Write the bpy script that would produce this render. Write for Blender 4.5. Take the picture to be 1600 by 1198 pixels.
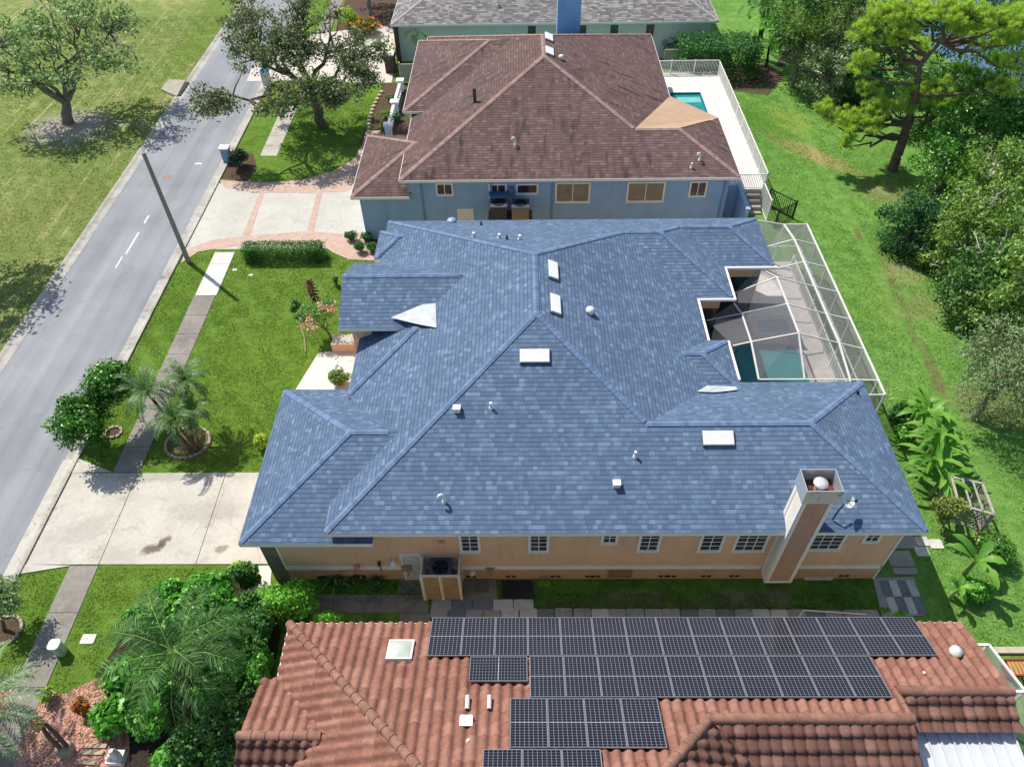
import bpy, bmesh, math, random
import numpy as np
from mathutils import Vector, Matrix
C = bpy.context.scene.collection
for o in list(bpy.data.objects): bpy.data.objects.remove(o)
sc = bpy.context.scene
# ------------------------------------------------------------------ camera
CAM_H, FPX = 28.0, 1153.9
TH, YAW, ROLL = math.radians(46.896), math.radians(-1.168), math.radians(-1.186)
def _cam():
    r = np.array([1, 0, 0.]); u = np.array([0, math.sin(TH), math.cos(TH)]); f = np.array([0, math.cos(TH), -math.sin(TH)])
    r2 = math.cos(ROLL)*r + math.sin(ROLL)*u; u2 = -math.sin(ROLL)*r + math.cos(ROLL)*u
    Rz = np.array([[math.cos(YAW), math.sin(YAW), 0], [-math.sin(YAW), math.cos(YAW), 0], [0, 0, 1]])
    return Rz@r2, Rz@u2, Rz@f
CR, CU, CF = _cam()
cd = bpy.data.cameras.new('camera'); cam = bpy.data.objects.new('camera', cd); C.objects.link(cam)
m = Matrix([[CR[i], CU[i], -CF[i], 0] for i in range(3)] + [[0, 0, 0, 1]]); m.translation = (0, 0, CAM_H)
cam.matrix_world = m
cd.sensor_width = 36; cd.lens = FPX/1600*36; cd.clip_end = 2000
sc.camera = cam
def P(u, v, z=0.0):
    """survey point: where the sight line through photo pixel (u, v) meets the level z"""
    d = FPX*CF + (u-800)*CR + (599-v)*CU; t = (z-CAM_H)/d[2]; return (float(t*d[0]), float(t*d[1]), float(z))
def PY(u, v, y):
    d = FPX*CF + (u-800)*CR + (599-v)*CU; t = y/d[1]; return (float(t*d[0]), float(y), float(CAM_H+t*d[2]))
def PP(u, v, n, p0, lift=0):
    d = FPX*CF + (u-800)*CR + (599-v)*CU; n = np.array(n, float); o = np.array([0, 0, CAM_H])
    t = ((np.array(p0)-o)@n)/(d@n); r = o+t*d + lift*n/np.linalg.norm(n); return tuple(float(a) for a in r)
# ------------------------------------------------------------------ light
SUN_EL = math.radians(54); SUN_AZ = math.atan2(-.735, .675)
W = bpy.data.worlds.new('World'); sc.world = W; W.use_nodes = True
nt = W.node_tree; bg = nt.nodes['Background']; sk = nt.nodes.new('ShaderNodeTexSky'); sk.sky_type = 'NISHITA'; sk.sun_disc = False
sk.sun_elevation = SUN_EL; sk.sun_rotation = SUN_AZ; nt.links.new(sk.outputs[0], bg.inputs[0]); bg.inputs[1].default_value = .125
sl = bpy.data.lights.new('sun', 'SUN'); sl.energy = 4.6; sl.angle = math.radians(.5); sl.color = (1, .95, .87)
so = bpy.data.objects.new('sun', sl); C.objects.link(so)
sd = Vector((math.sin(SUN_AZ)*math.cos(SUN_EL), math.cos(SUN_AZ)*math.cos(SUN_EL), math.sin(SUN_EL)))
so.rotation_euler = (-sd).to_track_quat('-Z', 'Y').to_euler()
vs = sc.view_settings; vs.view_transform = 'Standard'; vs.look = 'None'; vs.exposure = 0.2; vs.gamma = 1.0
sc.cycles.max_bounces = 6; sc.cycles.transparent_max_bounces = 24
# ------------------------------------------------------------------ materials
def srgb(h):
    c = [int(h[i:i+2], 16)/255 for i in (0, 2, 4)]
    return tuple(x/12.92 if x <= .04045 else ((x+.055)/1.055)**2.4 for x in c) + (1,)
class NM:
    def __init__(s, name, rough=.8, spec=.3, metal=0):
        s.m = bpy.data.materials.new(name); s.m.use_nodes = True; s.t = s.m.node_tree
        s.b = s.t.nodes['Principled BSDF']; s.b.inputs['Roughness'].default_value = rough
        s.b.inputs['Specular IOR Level'].default_value = spec; s.b.inputs['Metallic'].default_value = metal; s._c = None
    def put(s, sock, v):
        if isinstance(v, bpy.types.NodeSocket): s.t.links.new(v, sock)
        elif v is not None:
            if sock.type == 'VALUE': sock.default_value = v
            else: sock.default_value = v if not (sock.type == 'RGBA' and len(v) == 3) else tuple(v)+(1,)
    def n(s, typ, out=0, props=None, **ins):
        nd = s.t.nodes.new('ShaderNode'+typ)
        for k, v in (props or {}).items(): setattr(nd, k, v)
        for k, v in ins.items():
            s.put(nd.inputs[int(k[1:])] if k[0] == 'i' and k[1:].isdigit() else nd.inputs[k.replace('_', ' ')], v)
        return nd.outputs[out]
    def math(s, op, a, b=None, c=None):
        nd = s.t.nodes.new('ShaderNodeMath'); nd.operation = op
        for i, x in enumerate((a, b, c)):
            if x is not None: s.put(nd.inputs[i], x)
        return nd.outputs[0]
    def obj(s):
        if s._c is None: s._c = s.n('TexCoord', 3)
        return s._c
    def world(s): return s.n('NewGeometry', 0)
    def mapping(s, co, sc_, rot=(0, 0, 0), loc=(0, 0, 0)): return s.n('Mapping', Vector=co, Scale=sc_, Rotation=rot, Location=loc)
    def noise(s, scale, detail=3, co=None, rough=.55, dist=0): return s.n('TexNoise', 0, Vector=co or s.world(), Scale=scale, Detail=detail, Roughness=rough, Distortion=dist)
    def ramp(s, fac, stops, const=False):
        nd = s.t.nodes.new('ShaderNodeValToRGB'); s.put(nd.inputs[0], fac); e = nd.color_ramp.elements
        if const: nd.color_ramp.interpolation = 'CONSTANT'
        while len(e) < len(stops): e.new(.5)
        for el, (p, c) in zip(e, stops): el.position = p; el.color = c if len(c) == 4 else tuple(c)+(1,)
        return nd.outputs[0]
    def step(s, fac, a, b):
        nd = s.t.nodes.new('ShaderNodeMapRange'); s.put(nd.inputs[0], fac); nd.inputs[1].default_value = a; nd.inputs[2].default_value = b; return nd.outputs[0]
    def mix(s, f, a, b, mode='MIX'):
        nd = s.t.nodes.new('ShaderNodeMix'); nd.data_type = 'RGBA'; nd.blend_type = mode
        s.put(nd.inputs[0], f); s.put(nd.inputs[6], a); s.put(nd.inputs[7], b); return nd.outputs[2]
    def blob(s, x, y, rx, ry, rot=0, nz=.5, nscale=1.2):
        co = s.mapping(s.n('VectorMath', 0, {'operation': 'SUBTRACT'}, i0=s.world(), i1=(x, y, 0)), (1, 1, 0), (0, 0, -rot))
        co = s.n('VectorMath', 0, {'operation': 'DIVIDE'}, i0=co, i1=(rx, ry, 1))
        d = s.n('VectorMath', 1, {'operation': 'LENGTH'}, i0=co)
        d = s.math('ADD', d, s.math('MULTIPLY', s.math('SUBTRACT', s.noise(nscale, 7, rough=.7), .5), nz*3.4))
        return s.step(d, 1.15, .55)
    def col(s, c): s.put(s.b.inputs['Base Color'], c); return s
    def bump(s, h, strength=.3, dist=.05):
        nd = s.t.nodes.new('ShaderNodeBump'); nd.inputs['Strength'].default_value = strength; nd.inputs['Distance'].default_value = dist
        s.put(nd.inputs['Height'], h); s.put(s.b.inputs['Normal'], nd.outputs[0]); return s
MATS = {}
def plain(name, hexc, rough=.6, metal=0, var=.12, scale=3., bump=0, spec=.3):
    if name in MATS: return MATS[name]
    k = NM(name, rough, spec, metal); c = srgb(hexc)
    a = tuple(x*(1-var) for x in c[:3]); b = tuple(min(1, x*(1+var)) for x in c[:3])
    f = k.noise(scale, 6); k.col(k.ramp(f, [(.3, a), (.7, b)]))
    if bump: k.bump(k.noise(scale*6, 4), bump, .03)
    MATS[name] = k.m; return k.m
def shingle(name, cols, course=.2, tab=.24, streak=0, bumpd=.03):
    k = NM(name, .9, .15); uv = k.n('TexCoord', 2); sep = k.t.nodes.new('ShaderNodeSeparateXYZ'); k.put(sep.inputs[0], uv)
    u, v = sep.outputs[0], sep.outputs[1]
    vv = k.math('DIVIDE', v, course); row = k.math('FLOOR', vv); f = k.math('FRACT', vv)
    rr = k.n('TexWhiteNoise', 0, {'noise_dimensions': '1D'}, W=row)
    uu = k.math('ADD', k.math('DIVIDE', u, tab), k.math('MULTIPLY', rr, 9.7))
    w1 = k.n('TexNoise', 0, {'noise_dimensions': '2D'}, Vector=k.n('CombineXYZ', X=k.math('MULTIPLY', uu, .8), Y=k.math('MULTIPLY', row, 3.3)), Scale=1.0, Detail=1)
    uu = k.math('ADD', uu, k.math('MULTIPLY', w1, 1.1))
    cell = k.math('FLOOR', uu); fu = k.math('FRACT', uu)
    rnd = k.n('TexWhiteNoise', 0, {'noise_dimensions': '2D'}, Vector=k.n('CombineXYZ', X=cell, Y=row))
    base = k.ramp(rnd, cols)
    big = k.noise(.35, 4); base = k.mix(.35, base, k.ramp(big, [(.3, (.75, .75, .75)), (.7, (1.2, 1.2, 1.2))]), 'MULTIPLY')
    gr = k.noise(45, 2); base = k.mix(.5, base, k.ramp(gr, [(.3, (.7, .7, .7)), (.7, (1.25, 1.25, 1.25))]), 'MULTIPLY')
    lines = k.math('MAXIMUM', k.step(f, .28, .1), k.math('MULTIPLY', k.step(fu, .14, .05), .25))
    base = k.mix(k.math('MULTIPLY', lines, .5), base, tuple(.28*x for x in cols[0][1][:3])+(1,))
    if streak:
        co = k.n('CombineXYZ', X=k.math('MULTIPLY', u, 1.6), Y=k.math('MULTIPLY', v, .35)); st = k.n('TexNoise', 0, Vector=co, Scale=1.5, Detail=5)
        pt = k.noise(.22, 3); st = k.math('MULTIPLY', k.step(st, .5, .68), k.step(pt, .42, .6)); base = k.mix(k.math('MULTIPLY', st, streak), base, (.025, .022, .022, 1))
    k.col(base); h = k.math('ADD', k.math('SUBTRACT', 1, f), k.math('MULTIPLY', k.math('GREATER_THAN', rnd, .5), .5)); k.bump(h, .9, bumpd)
    return k.m
def siding(name, hexc, pitch=.2, var=.08, axis=2):
    k = NM(name, .65, .3); sep = k.t.nodes.new('ShaderNodeSeparateXYZ'); k.put(sep.inputs[0], k.world())
    f = k.math('FRACT', k.math('DIVIDE', sep.outputs[axis], pitch)); c = srgb(hexc)
    f2 = k.noise(.8, 6); b = k.ramp(f2, [(.3, tuple(x*(1-var) for x in c[:3])), (.7, tuple(x*(1+var) for x in c[:3]))])
    st = k.noise(1.0, 5, k.mapping(k.world(), (3, 3, .3))); b = k.mix(k.math('MULTIPLY', k.step(st, .5, .75), .14), b, (.1, .08, .06, 1))
    b = k.mix(k.math('MULTIPLY', k.step(f, .1, .03), .4), b, tuple(.45*x for x in c[:3])+(1,))
    k.col(b); k.bump(k.math('SUBTRACT', 1, f), .6, .03); return k.m
def lawn(name, c1, c2, dry, dryness=.35, blobs=(), stripes=0, scale=1.):
    k = NM(name, .95, .1)
    n1 = k.noise(.18*scale, 5); n2 = k.noise(1.3*scale, 6); n3 = k.noise(9, 5, rough=.7); n4 = k.noise(30, 3, rough=.7)
    c = k.ramp(k.math('ADD', k.math('MULTIPLY', n2, .6), k.math('MULTIPLY', n1, .4)), [(.36, srgb(c1)), (.64, srgb(c2))])
    d = k.math('MULTIPLY', k.step(k.math('ADD', k.math('MULTIPLY', n1, .55), k.math('MULTIPLY', n2, .45)), .68-.3*dryness, .8-.2*dryness), min(1., dryness*1.7))
    c = k.mix(d, c, srgb(dry))
    if stripes:
        s_ = k.noise(1, 4, k.mapping(k.world(), (2.4, .06, 1))); s2 = k.noise(.25, 3)
        c = k.mix(k.math('MULTIPLY', k.math('MULTIPLY', k.step(s_, .56, .66), k.step(s2, .4, .62)), stripes), c, srgb('c2b890'))
    for (x, y, rx, ry, rot, hexc, amt, nz) in blobs:
        c = k.mix(k.math('MULTIPLY', k.blob(x, y, rx, ry, rot, nz), amt), c, srgb(hexc))
    n5 = k.noise(3.6, 6, rough=.7); c = k.mix(.8, c, k.ramp(n5, [(.3, (.62, .68, .6)), (.5, (1, 1, 1)), (.7, (1.4, 1.3, 1.35))]), 'MULTIPLY')
    c = k.mix(.6, c, k.ramp(n3, [(.25, (.5, .5, .5)), (.75, (1.45, 1.45, 1.4))]), 'MULTIPLY')
    c = k.mix(.6, c, k.ramp(n4, [(.25, (.45, .48, .4)), (.75, (1.5, 1.5, 1.4))]), 'MULTIPLY')
    k.col(c); k.bump(k.math('ADD', n3, n4), .8, .08); return k.m
def concrete(name, c1, c2, stain='6a6458', stains=(), amt=.35, rough=.85, joints=None):
    k = NM(name, rough, .25)
    n1 = k.noise(.5, 6); n2 = k.noise(5, 6, rough=.65); n3 = k.noise(40, 2)
    c = k.ramp(k.math('ADD', k.math('MULTIPLY', n1, .6), k.math('MULTIPLY', n2, .4)), [(.35, srgb(c1)), (.62, srgb(c2))])
    c = k.mix(k.math('MULTIPLY', k.step(k.noise(.9, 7, rough=.7), .52, .75), amt), c, srgb(stain))
    for (x, y, rx, ry, rot, hexc, a, nz) in stains: c = k.mix(k.math('MULTIPLY', k.blob(x, y, rx, ry, rot, nz, 2.5), a), c, srgb(hexc))
    v = k.n('TexVoronoi', 0, {'feature': 'DISTANCE_TO_EDGE'}, Vector=k.n('VectorMath', 0, {'operation': 'ADD'}, i0=k.world(), i1=k.n('VectorMath', 0, {'operation': 'SCALE'}, i0=k.n('TexNoise', 1, Vector=k.world(), Scale=1.2, Detail=4), Scale=1.2)), Scale=.28)
    c = k.mix(k.math('MULTIPLY', k.step(v, .006, .002), .3), c, srgb('55503f'))
    c = k.mix(.4, c, k.ramp(n3, [(.3, (.8, .8, .8)), (.7, (1.15, 1.15, 1.15))]), 'MULTIPLY')
    k.col(c); k.bump(n3, .25, .02); return k.m
def pavers(name, cols, scale=4., mortar='8a8378', rot=.0, w=.5, h=.25):
    k = NM(name, .85, .2); co = k.mapping(k.world(), (1, 1, 0), (0, 0, rot))
    nd = k.t.nodes.new('ShaderNodeTexBrick'); k.put(nd.inputs['Vector'], co); nd.inputs['Scale'].default_value = scale
    nd.inputs['Color1'].default_value = srgb(cols[0]); nd.inputs['Color2'].default_value = srgb(cols[1]); nd.inputs['Mortar'].default_value = srgb(mortar)
    nd.inputs['Mortar Size'].default_value = .02; nd.inputs['Brick Width'].default_value = w; nd.inputs['Row Height'].default_value = h
    c = k.mix(.4, nd.outputs[0], k.ramp(k.noise(2, 6), [(.3, (.75, .75, .75)), (.7, (1.2, 1.2, 1.2))]), 'MULTIPLY')
    k.col(c); k.bump(nd.outputs[1], -.3, .02); return k.m
def leafmat(name, c1, c2, c3=None, trans=.3, rough=.5, spec=.35):
    k = NM(name, rough, spec); r = k.n('NewGeometry', 8)
    st = [(.0, srgb(c1)), (.8 if c3 else 1., srgb(c2))] + ([(.97, srgb(c3))] if c3 else [])
    c = k.mix(.5, k.ramp(r, st), k.ramp(k.noise(.7, 3), [(.3, (.65, .7, .6)), (.7, (1.3, 1.25, 1.2))]), 'MULTIPLY'); k.col(c)
    tr = k.t.nodes.new('ShaderNodeBsdfTranslucent'); k.put(tr.inputs[0], k.mix(1., c, (1.5, 1.7, .6, 1), 'MULTIPLY'))
    mx = k.t.nodes.new('ShaderNodeMixShader'); mx.inputs[0].default_value = trans
    out = k.t.nodes['Material Output']; k.t.links.new(k.b.outputs[0], mx.inputs[1]); k.t.links.new(tr.outputs[0], mx.inputs[2]); k.t.links.new(mx.outputs[0], out.inputs[0])
    return k.m
def glassy(name, hexc, rough=.08, spec=.6):
    k = NM(name, rough, spec); k.col(k.ramp(k.noise(1.5, 3), [(.3, tuple(.7*x for x in srgb(hexc)[:3])), (.7, srgb(hexc))])); return k.m
# ------------------------------------------------------------------ mesh helpers
def org(p):
    v = Vector((0, 0, 0))
    while p is not None: v += p.location; p = p.parent
    return v
def tag(o, label=None, cat=None, group=None, kind=None):
    if label: o['label'] = label
    if cat: o['category'] = cat
    if group: o['group'] = group
    if kind: o['kind'] = kind
    return o
def thing(name, label, cat, loc=(0, 0, 0), group=None):
    o = bpy.data.objects.new(name, None); o.empty_display_size = .2; C.objects.link(o); o.location = loc; return tag(o, label, cat, group)
class MB:
    def __init__(s): s.v = []; s.f = []; s.uv = {}; s.sm = set()
    def add(s, vs, fs, smooth=False):
        b = len(s.v); s.v += [tuple(x) for x in vs]
        for f in fs:
            if smooth: s.sm.add(len(s.f))
            s.f.append(tuple(b+i for i in f))
        return s
    def poly(s, pts): return s.add(pts, [tuple(range(len(pts)))])
    def box(s, x0, x1, y0, y1, z0, z1):
        return s.add([(x0, y0, z0), (x1, y0, z0), (x1, y1, z0), (x0, y1, z0), (x0, y0, z1), (x1, y0, z1), (x1, y1, z1), (x0, y1, z1)],
                     [(3, 2, 1, 0), (4, 5, 6, 7), (0, 1, 5, 4), (1, 2, 6, 5), (2, 3, 7, 6), (3, 0, 4, 7)])
    def obox(s, c, ax, ay, az, hx, hy, hz):
        c, ax, ay, az = (Vector(t) for t in (c, ax, ay, az)); vs = []
        for k in (-1, 1):
            for (i, j) in ((-1, -1), (1, -1), (1, 1), (-1, 1)): vs.append(c+ax*hx*i+ay*hy*j+az*hz*k)
        return s.add(vs, [(3, 2, 1, 0), (4, 5, 6, 7), (0, 1, 5, 4), (1, 2, 6, 5), (2, 3, 7, 6), (3, 0, 4, 7)])
    def beam(s, p, q, w, h, up=(0, 0, 1)):
        p, q = Vector(p), Vector(q); a = (q-p); L = a.length
        if L < 1e-6: return s
        a /= L; sd_ = a.cross(Vector(up))
        if sd_.length < 1e-4: sd_ = a.cross(Vector((0, 1, 0)))
        sd_.normalize(); u = sd_.cross(a); return s.obox((p+q)/2, a, sd_, u, L/2, w/2, h/2)
    def tube(s, pts, radii, n=7, cap=True):
        pts = [Vector(p) for p in pts]; vs = []; fs = []; prev = None
        if not hasattr(radii, '__len__'): radii = [radii]*len(pts)
        for i, p in enumerate(pts):
            a = (pts[min(i+1, len(pts)-1)]-pts[max(i-1, 0)]); a.normalize()
            r_ = prev if prev is not None else (Vector((1, 0, 0)) if abs(a.x) < .9 else Vector((0, 1, 0)))
            s1 = r_ - a*r_.dot(a); s1.normalize(); prev = s1; s2 = a.cross(s1)
            for k in range(n): t = 2*math.pi*k/n; vs.append(p+(s1*math.cos(t)+s2*math.sin(t))*radii[i])
        for i in range(len(pts)-1):
            for k in range(n): fs.append((i*n+k, i*n+(k+1) % n, (i+1)*n+(k+1) % n, (i+1)*n+k))
        s.add(vs, fs, True)
        if cap: s.add(vs[:n], [tuple(range(n-1, -1, -1))]); s.add(vs[-n:], [tuple(range(n))])
        return s
    def prism(s, poly, z0, z1):
        n = len(poly); a = sum(poly[i][0]*poly[(i+1) % n][1]-poly[(i+1) % n][0]*poly[i][1] for i in range(n))
        if a < 0: poly = poly[::-1]
        vs = [(p[0], p[1], z0) for p in poly]+[(p[0], p[1], z1) for p in poly]
        return s.add(vs, [tuple(range(n-1, -1, -1)), tuple(range(n, 2*n))]+[(i, (i+1) % n, n+(i+1) % n, n+i) for i in range(n)])
    def roof(s, pts):
        """a roof plane; uv runs along the eave and up the slope in metres"""
        P_ = [Vector(p) for p in pts]; n = Vector((0, 0, 0))
        for i in range(len(P_)): n += P_[i].cross(P_[(i+1) % len(P_)])
        n.normalize()
        if n.z < 0: P_ = P_[::-1]; n = -n
        e = Vector((0, 0, 1)).cross(n)
        e = e.normalized() if e.length > 1e-4 else Vector((1, 0, 0)); g = n.cross(e)
        s.uv[len(s.f)] = [(p.dot(e), p.dot(g)) for p in P_]; return s.poly(P_)
    def build(s, name, mat, parent=None, bevel=0):
        me = bpy.data.meshes.new(name); O = org(parent)
        me.from_pydata([(x-O.x, y-O.y, z-O.z) for x, y, z in s.v], [], s.f)
        if s.uv:
            l = me.uv_layers.new(name='UVMap')
            for i, c in s.uv.items():
                for k, li in enumerate(me.polygons[i].loop_indices): l.data[li].uv = c[k]
        for i in s.sm: me.polygons[i].use_smooth = True
        me.materials.append(mat); o = bpy.data.objects.new(name, me); C.objects.link(o); o.parent = parent
        if bevel: b = o.modifiers.new('bevel', 'BEVEL'); b.width = bevel; b.segments = 2; b.limit_method = 'ANGLE'
        return o
def npmesh(name, V, F, mat, parent=None):
    me = bpy.data.meshes.new(name); O = org(parent); V = np.asarray(V, np.float32)-np.array(O, np.float32); F = np.asarray(F, np.int32); k = F.shape[1]
    me.vertices.add(len(V)); me.vertices.foreach_set('co', V.ravel()); me.loops.add(F.size); me.loops.foreach_set('vertex_index', F.ravel())
    me.polygons.add(len(F)); me.polygons.foreach_set('loop_start', np.arange(0, F.size, k, dtype=np.int32)); me.polygons.foreach_set('loop_total', np.full(len(F), k, np.int32))
    me.update(); me.validate(); me.materials.append(mat); o = bpy.data.objects.new(name, me); C.objects.link(o); o.parent = parent; return o
def sheet(name, pts, z, mat, thick=0):
    mb = MB()
    if thick: mb.prism([p[:2] for p in pts], z-thick, z)
    else:
        a = sum(pts[i][0]*pts[(i+1) % len(pts)][1]-pts[(i+1) % len(pts)][0]*pts[i][1] for i in range(len(pts)))
        if a < 0: pts = pts[::-1]
        mb.poly([(p[0], p[1], z) for p in pts])
    return tag(mb.build(name, mat), kind='structure')
def nrm(a): return a/np.maximum(np.linalg.norm(a, axis=-1, keepdims=True), 1e-9)
def copy_tree(o, parent=None):
    c = o.copy(); C.objects.link(c); c.parent = parent
    for ch in list(o.children): copy_tree(ch, c)
    return c
# leaves: one folded rhombus per leaf
def leafV(cen, size, rng, asp=.5, up=.7, outw=None, axis=None, jit=.6):
    n = len(cen); nm = rng.normal(size=(n, 3))*.75; nm[:, 2] += up
    if outw is not None: nm += outw
    nm = nrm(nm); ax = rng.normal(size=(n, 3)) if axis is None else axis+rng.normal(size=(n, 3))*.25
    ax = nrm(ax-nm*(ax*nm).sum(1, keepdims=True)); sd_ = np.cross(nm, ax)
    L = (size*(1-jit+2*jit*rng.random(n)))[:, None]
    v = np.stack([cen-ax*L*.5, cen+sd_*L*asp*.5+nm*L*.1-ax*L*.05, cen+ax*L*.5-nm*L*.1, cen-sd_*L*asp*.5+nm*L*.1-ax*L*.05], 1).reshape(-1, 3)
    return v, np.arange(4*n).reshape(-1, 4)
def shell(n, rng, p=2.2): return nrm(rng.normal(size=(n, 3)))*(rng.random((n, 1))**(1/p))
def limb(a, b, rng, k=4, wob=.12, sag=.0):
    a, b = np.array(a, float), np.array(b, float); L = np.linalg.norm(b-a); out = []
    for i in range(k+1):
        t = i/k; p = a*(1-t)+b*t; 
        if 0 < i < k: p = p+rng.normal(size=3)*wob*L*.35
        p[2] += sag*L*math.sin(math.pi*t); out.append(p)
    return out
def tree(name, label, cat, base, crown, R, lm, bark, seed, ncl=60, clr=.8, lpc=90, ls=.2, asp=.5, tr=.2, limbs=5, group=None, lean=None, p=2.4, fork=.35, low=.35, up=.7, flat=.7, crowns=None, twig=True):
    """trunk with limbs to leaf clumps spread through the crown's ellipsoid(s)"""
    rng = np.random.default_rng(seed); root = thing(name, label, cat, base, group); b = np.array(base, float)
    cr = crowns or [(crown, R, 1.)]; cls = []
    tot = sum(w for _, _, w in cr)
    for (c, r, w) in cr:
        q = shell(int(ncl*w/tot), rng, p); q[:, 2] = np.where(q[:, 2] < 0, q[:, 2]*low/.35*.6, q[:, 2]); cls.append(np.array(c)+q*np.array(r))
    cl = np.concatenate(cls); c0 = np.array(crown, float)
    fk = b*(1-fork)+c0*fork + (np.array(lean) if lean is not None else 0)
    mb = MB(); mb.tube(limb(b-(0, 0, .1), fk, rng, 4, .08), list(np.linspace(tr*1.25, tr*.85, 5)), 9)
    idx = rng.choice(len(cl), min(limbs, len(cl)), replace=False); nodes = []
    for i in idx:
        t = fk*.2+cl[i]*.8; pts = limb(fk, t, rng, 5, .16, .06); mb.tube(pts, list(np.linspace(tr*.62, tr*.18, 6)), 6); nodes += pts[1:]
    nodes = np.array(nodes)
    if twig:
        for c in cl:
            d = np.linalg.norm(nodes-c, axis=1); s_ = nodes[d.argmin()]; mb.tube(limb(s_, c, rng, 3, .15), list(np.linspace(tr*.2, tr*.05, 4)), 4, False)
    mb.build('trunk', bark, root)
    rr = clr*(.6+.8*rng.random(len(cl))); q = shell(lpc*len(cl), rng, 2.0); q[:, 2] *= flat; cen = np.repeat(cl, lpc, 0)+q*np.repeat(rr, lpc)[:, None]
    ok = rng.random(len(cen)) < .92; cen = cen[ok]; cen[:, 2] = np.maximum(cen[:, 2], .06)
    ow = nrm(cen-np.repeat(cl, lpc, 0)[ok])*.5
    V, F = leafV(cen, ls, rng, asp, up, ow); npmesh('crown', V, F, lm, root); return root
def bush(name, label, cat, c, R, lm, seed, n=2500, ls=.14, asp=.5, group=None, boxy=False, up=.6, ncl=14, flowers=None, sticks=True):
    rng = np.random.default_rng(seed); root = thing(name, label, cat, (c[0], c[1], 0), group); R = np.array(R, float); c = np.array(c, float)
    if boxy:
        q = rng.uniform(-1, 1, (n, 3)); k = rng.integers(0, 3, n); sgn = np.where(rng.random(n) < .5, -1, 1); sgn = np.where(k == 2, 1, sgn)
        q[np.arange(n), k] = sgn*(1-rng.random(n)**2*.3); q += rng.normal(size=(n, 3))*.06; cen = c+q*R; ow = np.zeros((n, 3)); ow[np.arange(n), k] = sgn*1.2
    else:
        cc = shell(ncl, rng, 3)*.62; cc[:, 2] = np.abs(cc[:, 2])*1.0-.15; k = rng.integers(0, ncl, n)
        q = cc[k]+shell(n, rng, 3.5)*(.3+.22*rng.random(ncl))[k][:, None]; cen = c+q*R; ow = nrm(q)*.8
    cen[:, 2] = np.maximum(cen[:, 2], .05)
    V, F = leafV(cen, ls, rng, asp, up, ow); npmesh('foliage', V, F, lm, root)
    if sticks:
        mb = MB()
        for i in range(6):
            t = c+shell(1, rng)[0]*R*.55; mb.tube(limb((c[0]+rng.normal()*.1, c[1]+rng.normal()*.1, 0), t, rng, 3, .1), [.035, .03, .02, .012], 5)
        mb.build('stem', BARK, root)
    if flowers:
        fm, nf, fs = flowers; sel = rng.choice(n, nf, replace=False); cf = cen[sel]+ow[sel]*.06+np.array([0, 0, .05])
        V, F = leafV(np.repeat(cf, 5, 0)+rng.normal(size=(nf*5, 3))*fs*.5, fs, rng, .8, .9); npmesh('flower', V, F, fm, root)
    return root
def frond(mb_leaf, start, az, elev, L, nl, lw, ll, rng, droop=1.1, vee=.5, curve=2.):
    """one feather leaf: arching midrib with a row of leaflets on either side"""
    d = np.array([math.cos(az), math.sin(az), 0]); sdv = np.array([-math.sin(az), math.cos(az), 0]); pts = []; pos = np.array(start, float); e = elev; N = 14
    for i in range(N+1): pts.append(pos.copy()); pos = pos+(d*math.cos(e)+np.array([0, 0, math.sin(e)]))*L/N; e -= droop/N*(.5+curve*i/N)
    pts = np.array(pts); tt = np.linspace(.1, 1, nl); V = []; 
    for t in tt:
        i = min(int(t*N), N-1); p = pts[i]+(pts[i+1]-pts[i])*(t*N-i); tan = nrm(pts[i+1]-pts[i]); nor = np.cross(sdv, tan); nor = nor if nor[2] > 0 else -nor
        l_ = ll*(math.sin(math.pi*min(1, .16+t*.84))**.6*.9+.12)*(.85+.3*rng.random())
        for s_ in (-1, 1):
            a = nrm(sdv*s_*.85+tan*.6+nor*vee*(.6+.5*rng.random())+rng.normal(size=3)*.1); w = nrm(np.cross(a, nor))*lw; e_ = p+a*l_; e_ = e_-np.array([0, 0, l_*.25]); mid = p+a*l_*.5
            V += [p, mid+w, e_, mid-w]
    mb_leaf.append(np.array(V)); return pts
def palm(name, label, base, top, lm, bark, seed, nf=18, L=1.6, nl=26, lw=.02, ll=.4, tr=.09, group=None, cat='palm', elev=(-.3, 1.2), droop=1.4, vee=.4, tr_top=None, ribmat=None):
    rng = np.random.default_rng(seed); root = thing(name, label, cat, base, group); t = np.array(top, float)
    mb = MB(); pts = limb(np.array(base)-(0, 0, .1), t, rng, 6, .03); r0 = tr; r1 = tr_top or tr*.8
    mb.tube(pts, [r0+(r1-r0)*i/6+(.012 if i % 2 else 0) for i in range(7)], 9); mb.build('trunk', bark, root)
    Ls = []; rb = MB()
    for k in range(nf):
        az = k*2.39996+rng.normal()*.15; e = elev[0]+(elev[1]-elev[0])*((k+.5)/nf)**.8+rng.normal()*.08
        p_ = frond(Ls, t+rng.normal(size=3)*.04, az, e, L*(.85+.3*rng.random()), nl, lw, ll, rng, droop, vee); rb.tube([p_[i] for i in (0, 3, 7, 11, 14)], [.03, .024, .017, .01, .005], 4, False)
    V = np.concatenate(Ls); fo = npmesh('fronds', V, np.arange(len(V)).reshape(-1, 4), lm, root); rb.build('midrib', ribmat or lm, fo); return root
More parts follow.
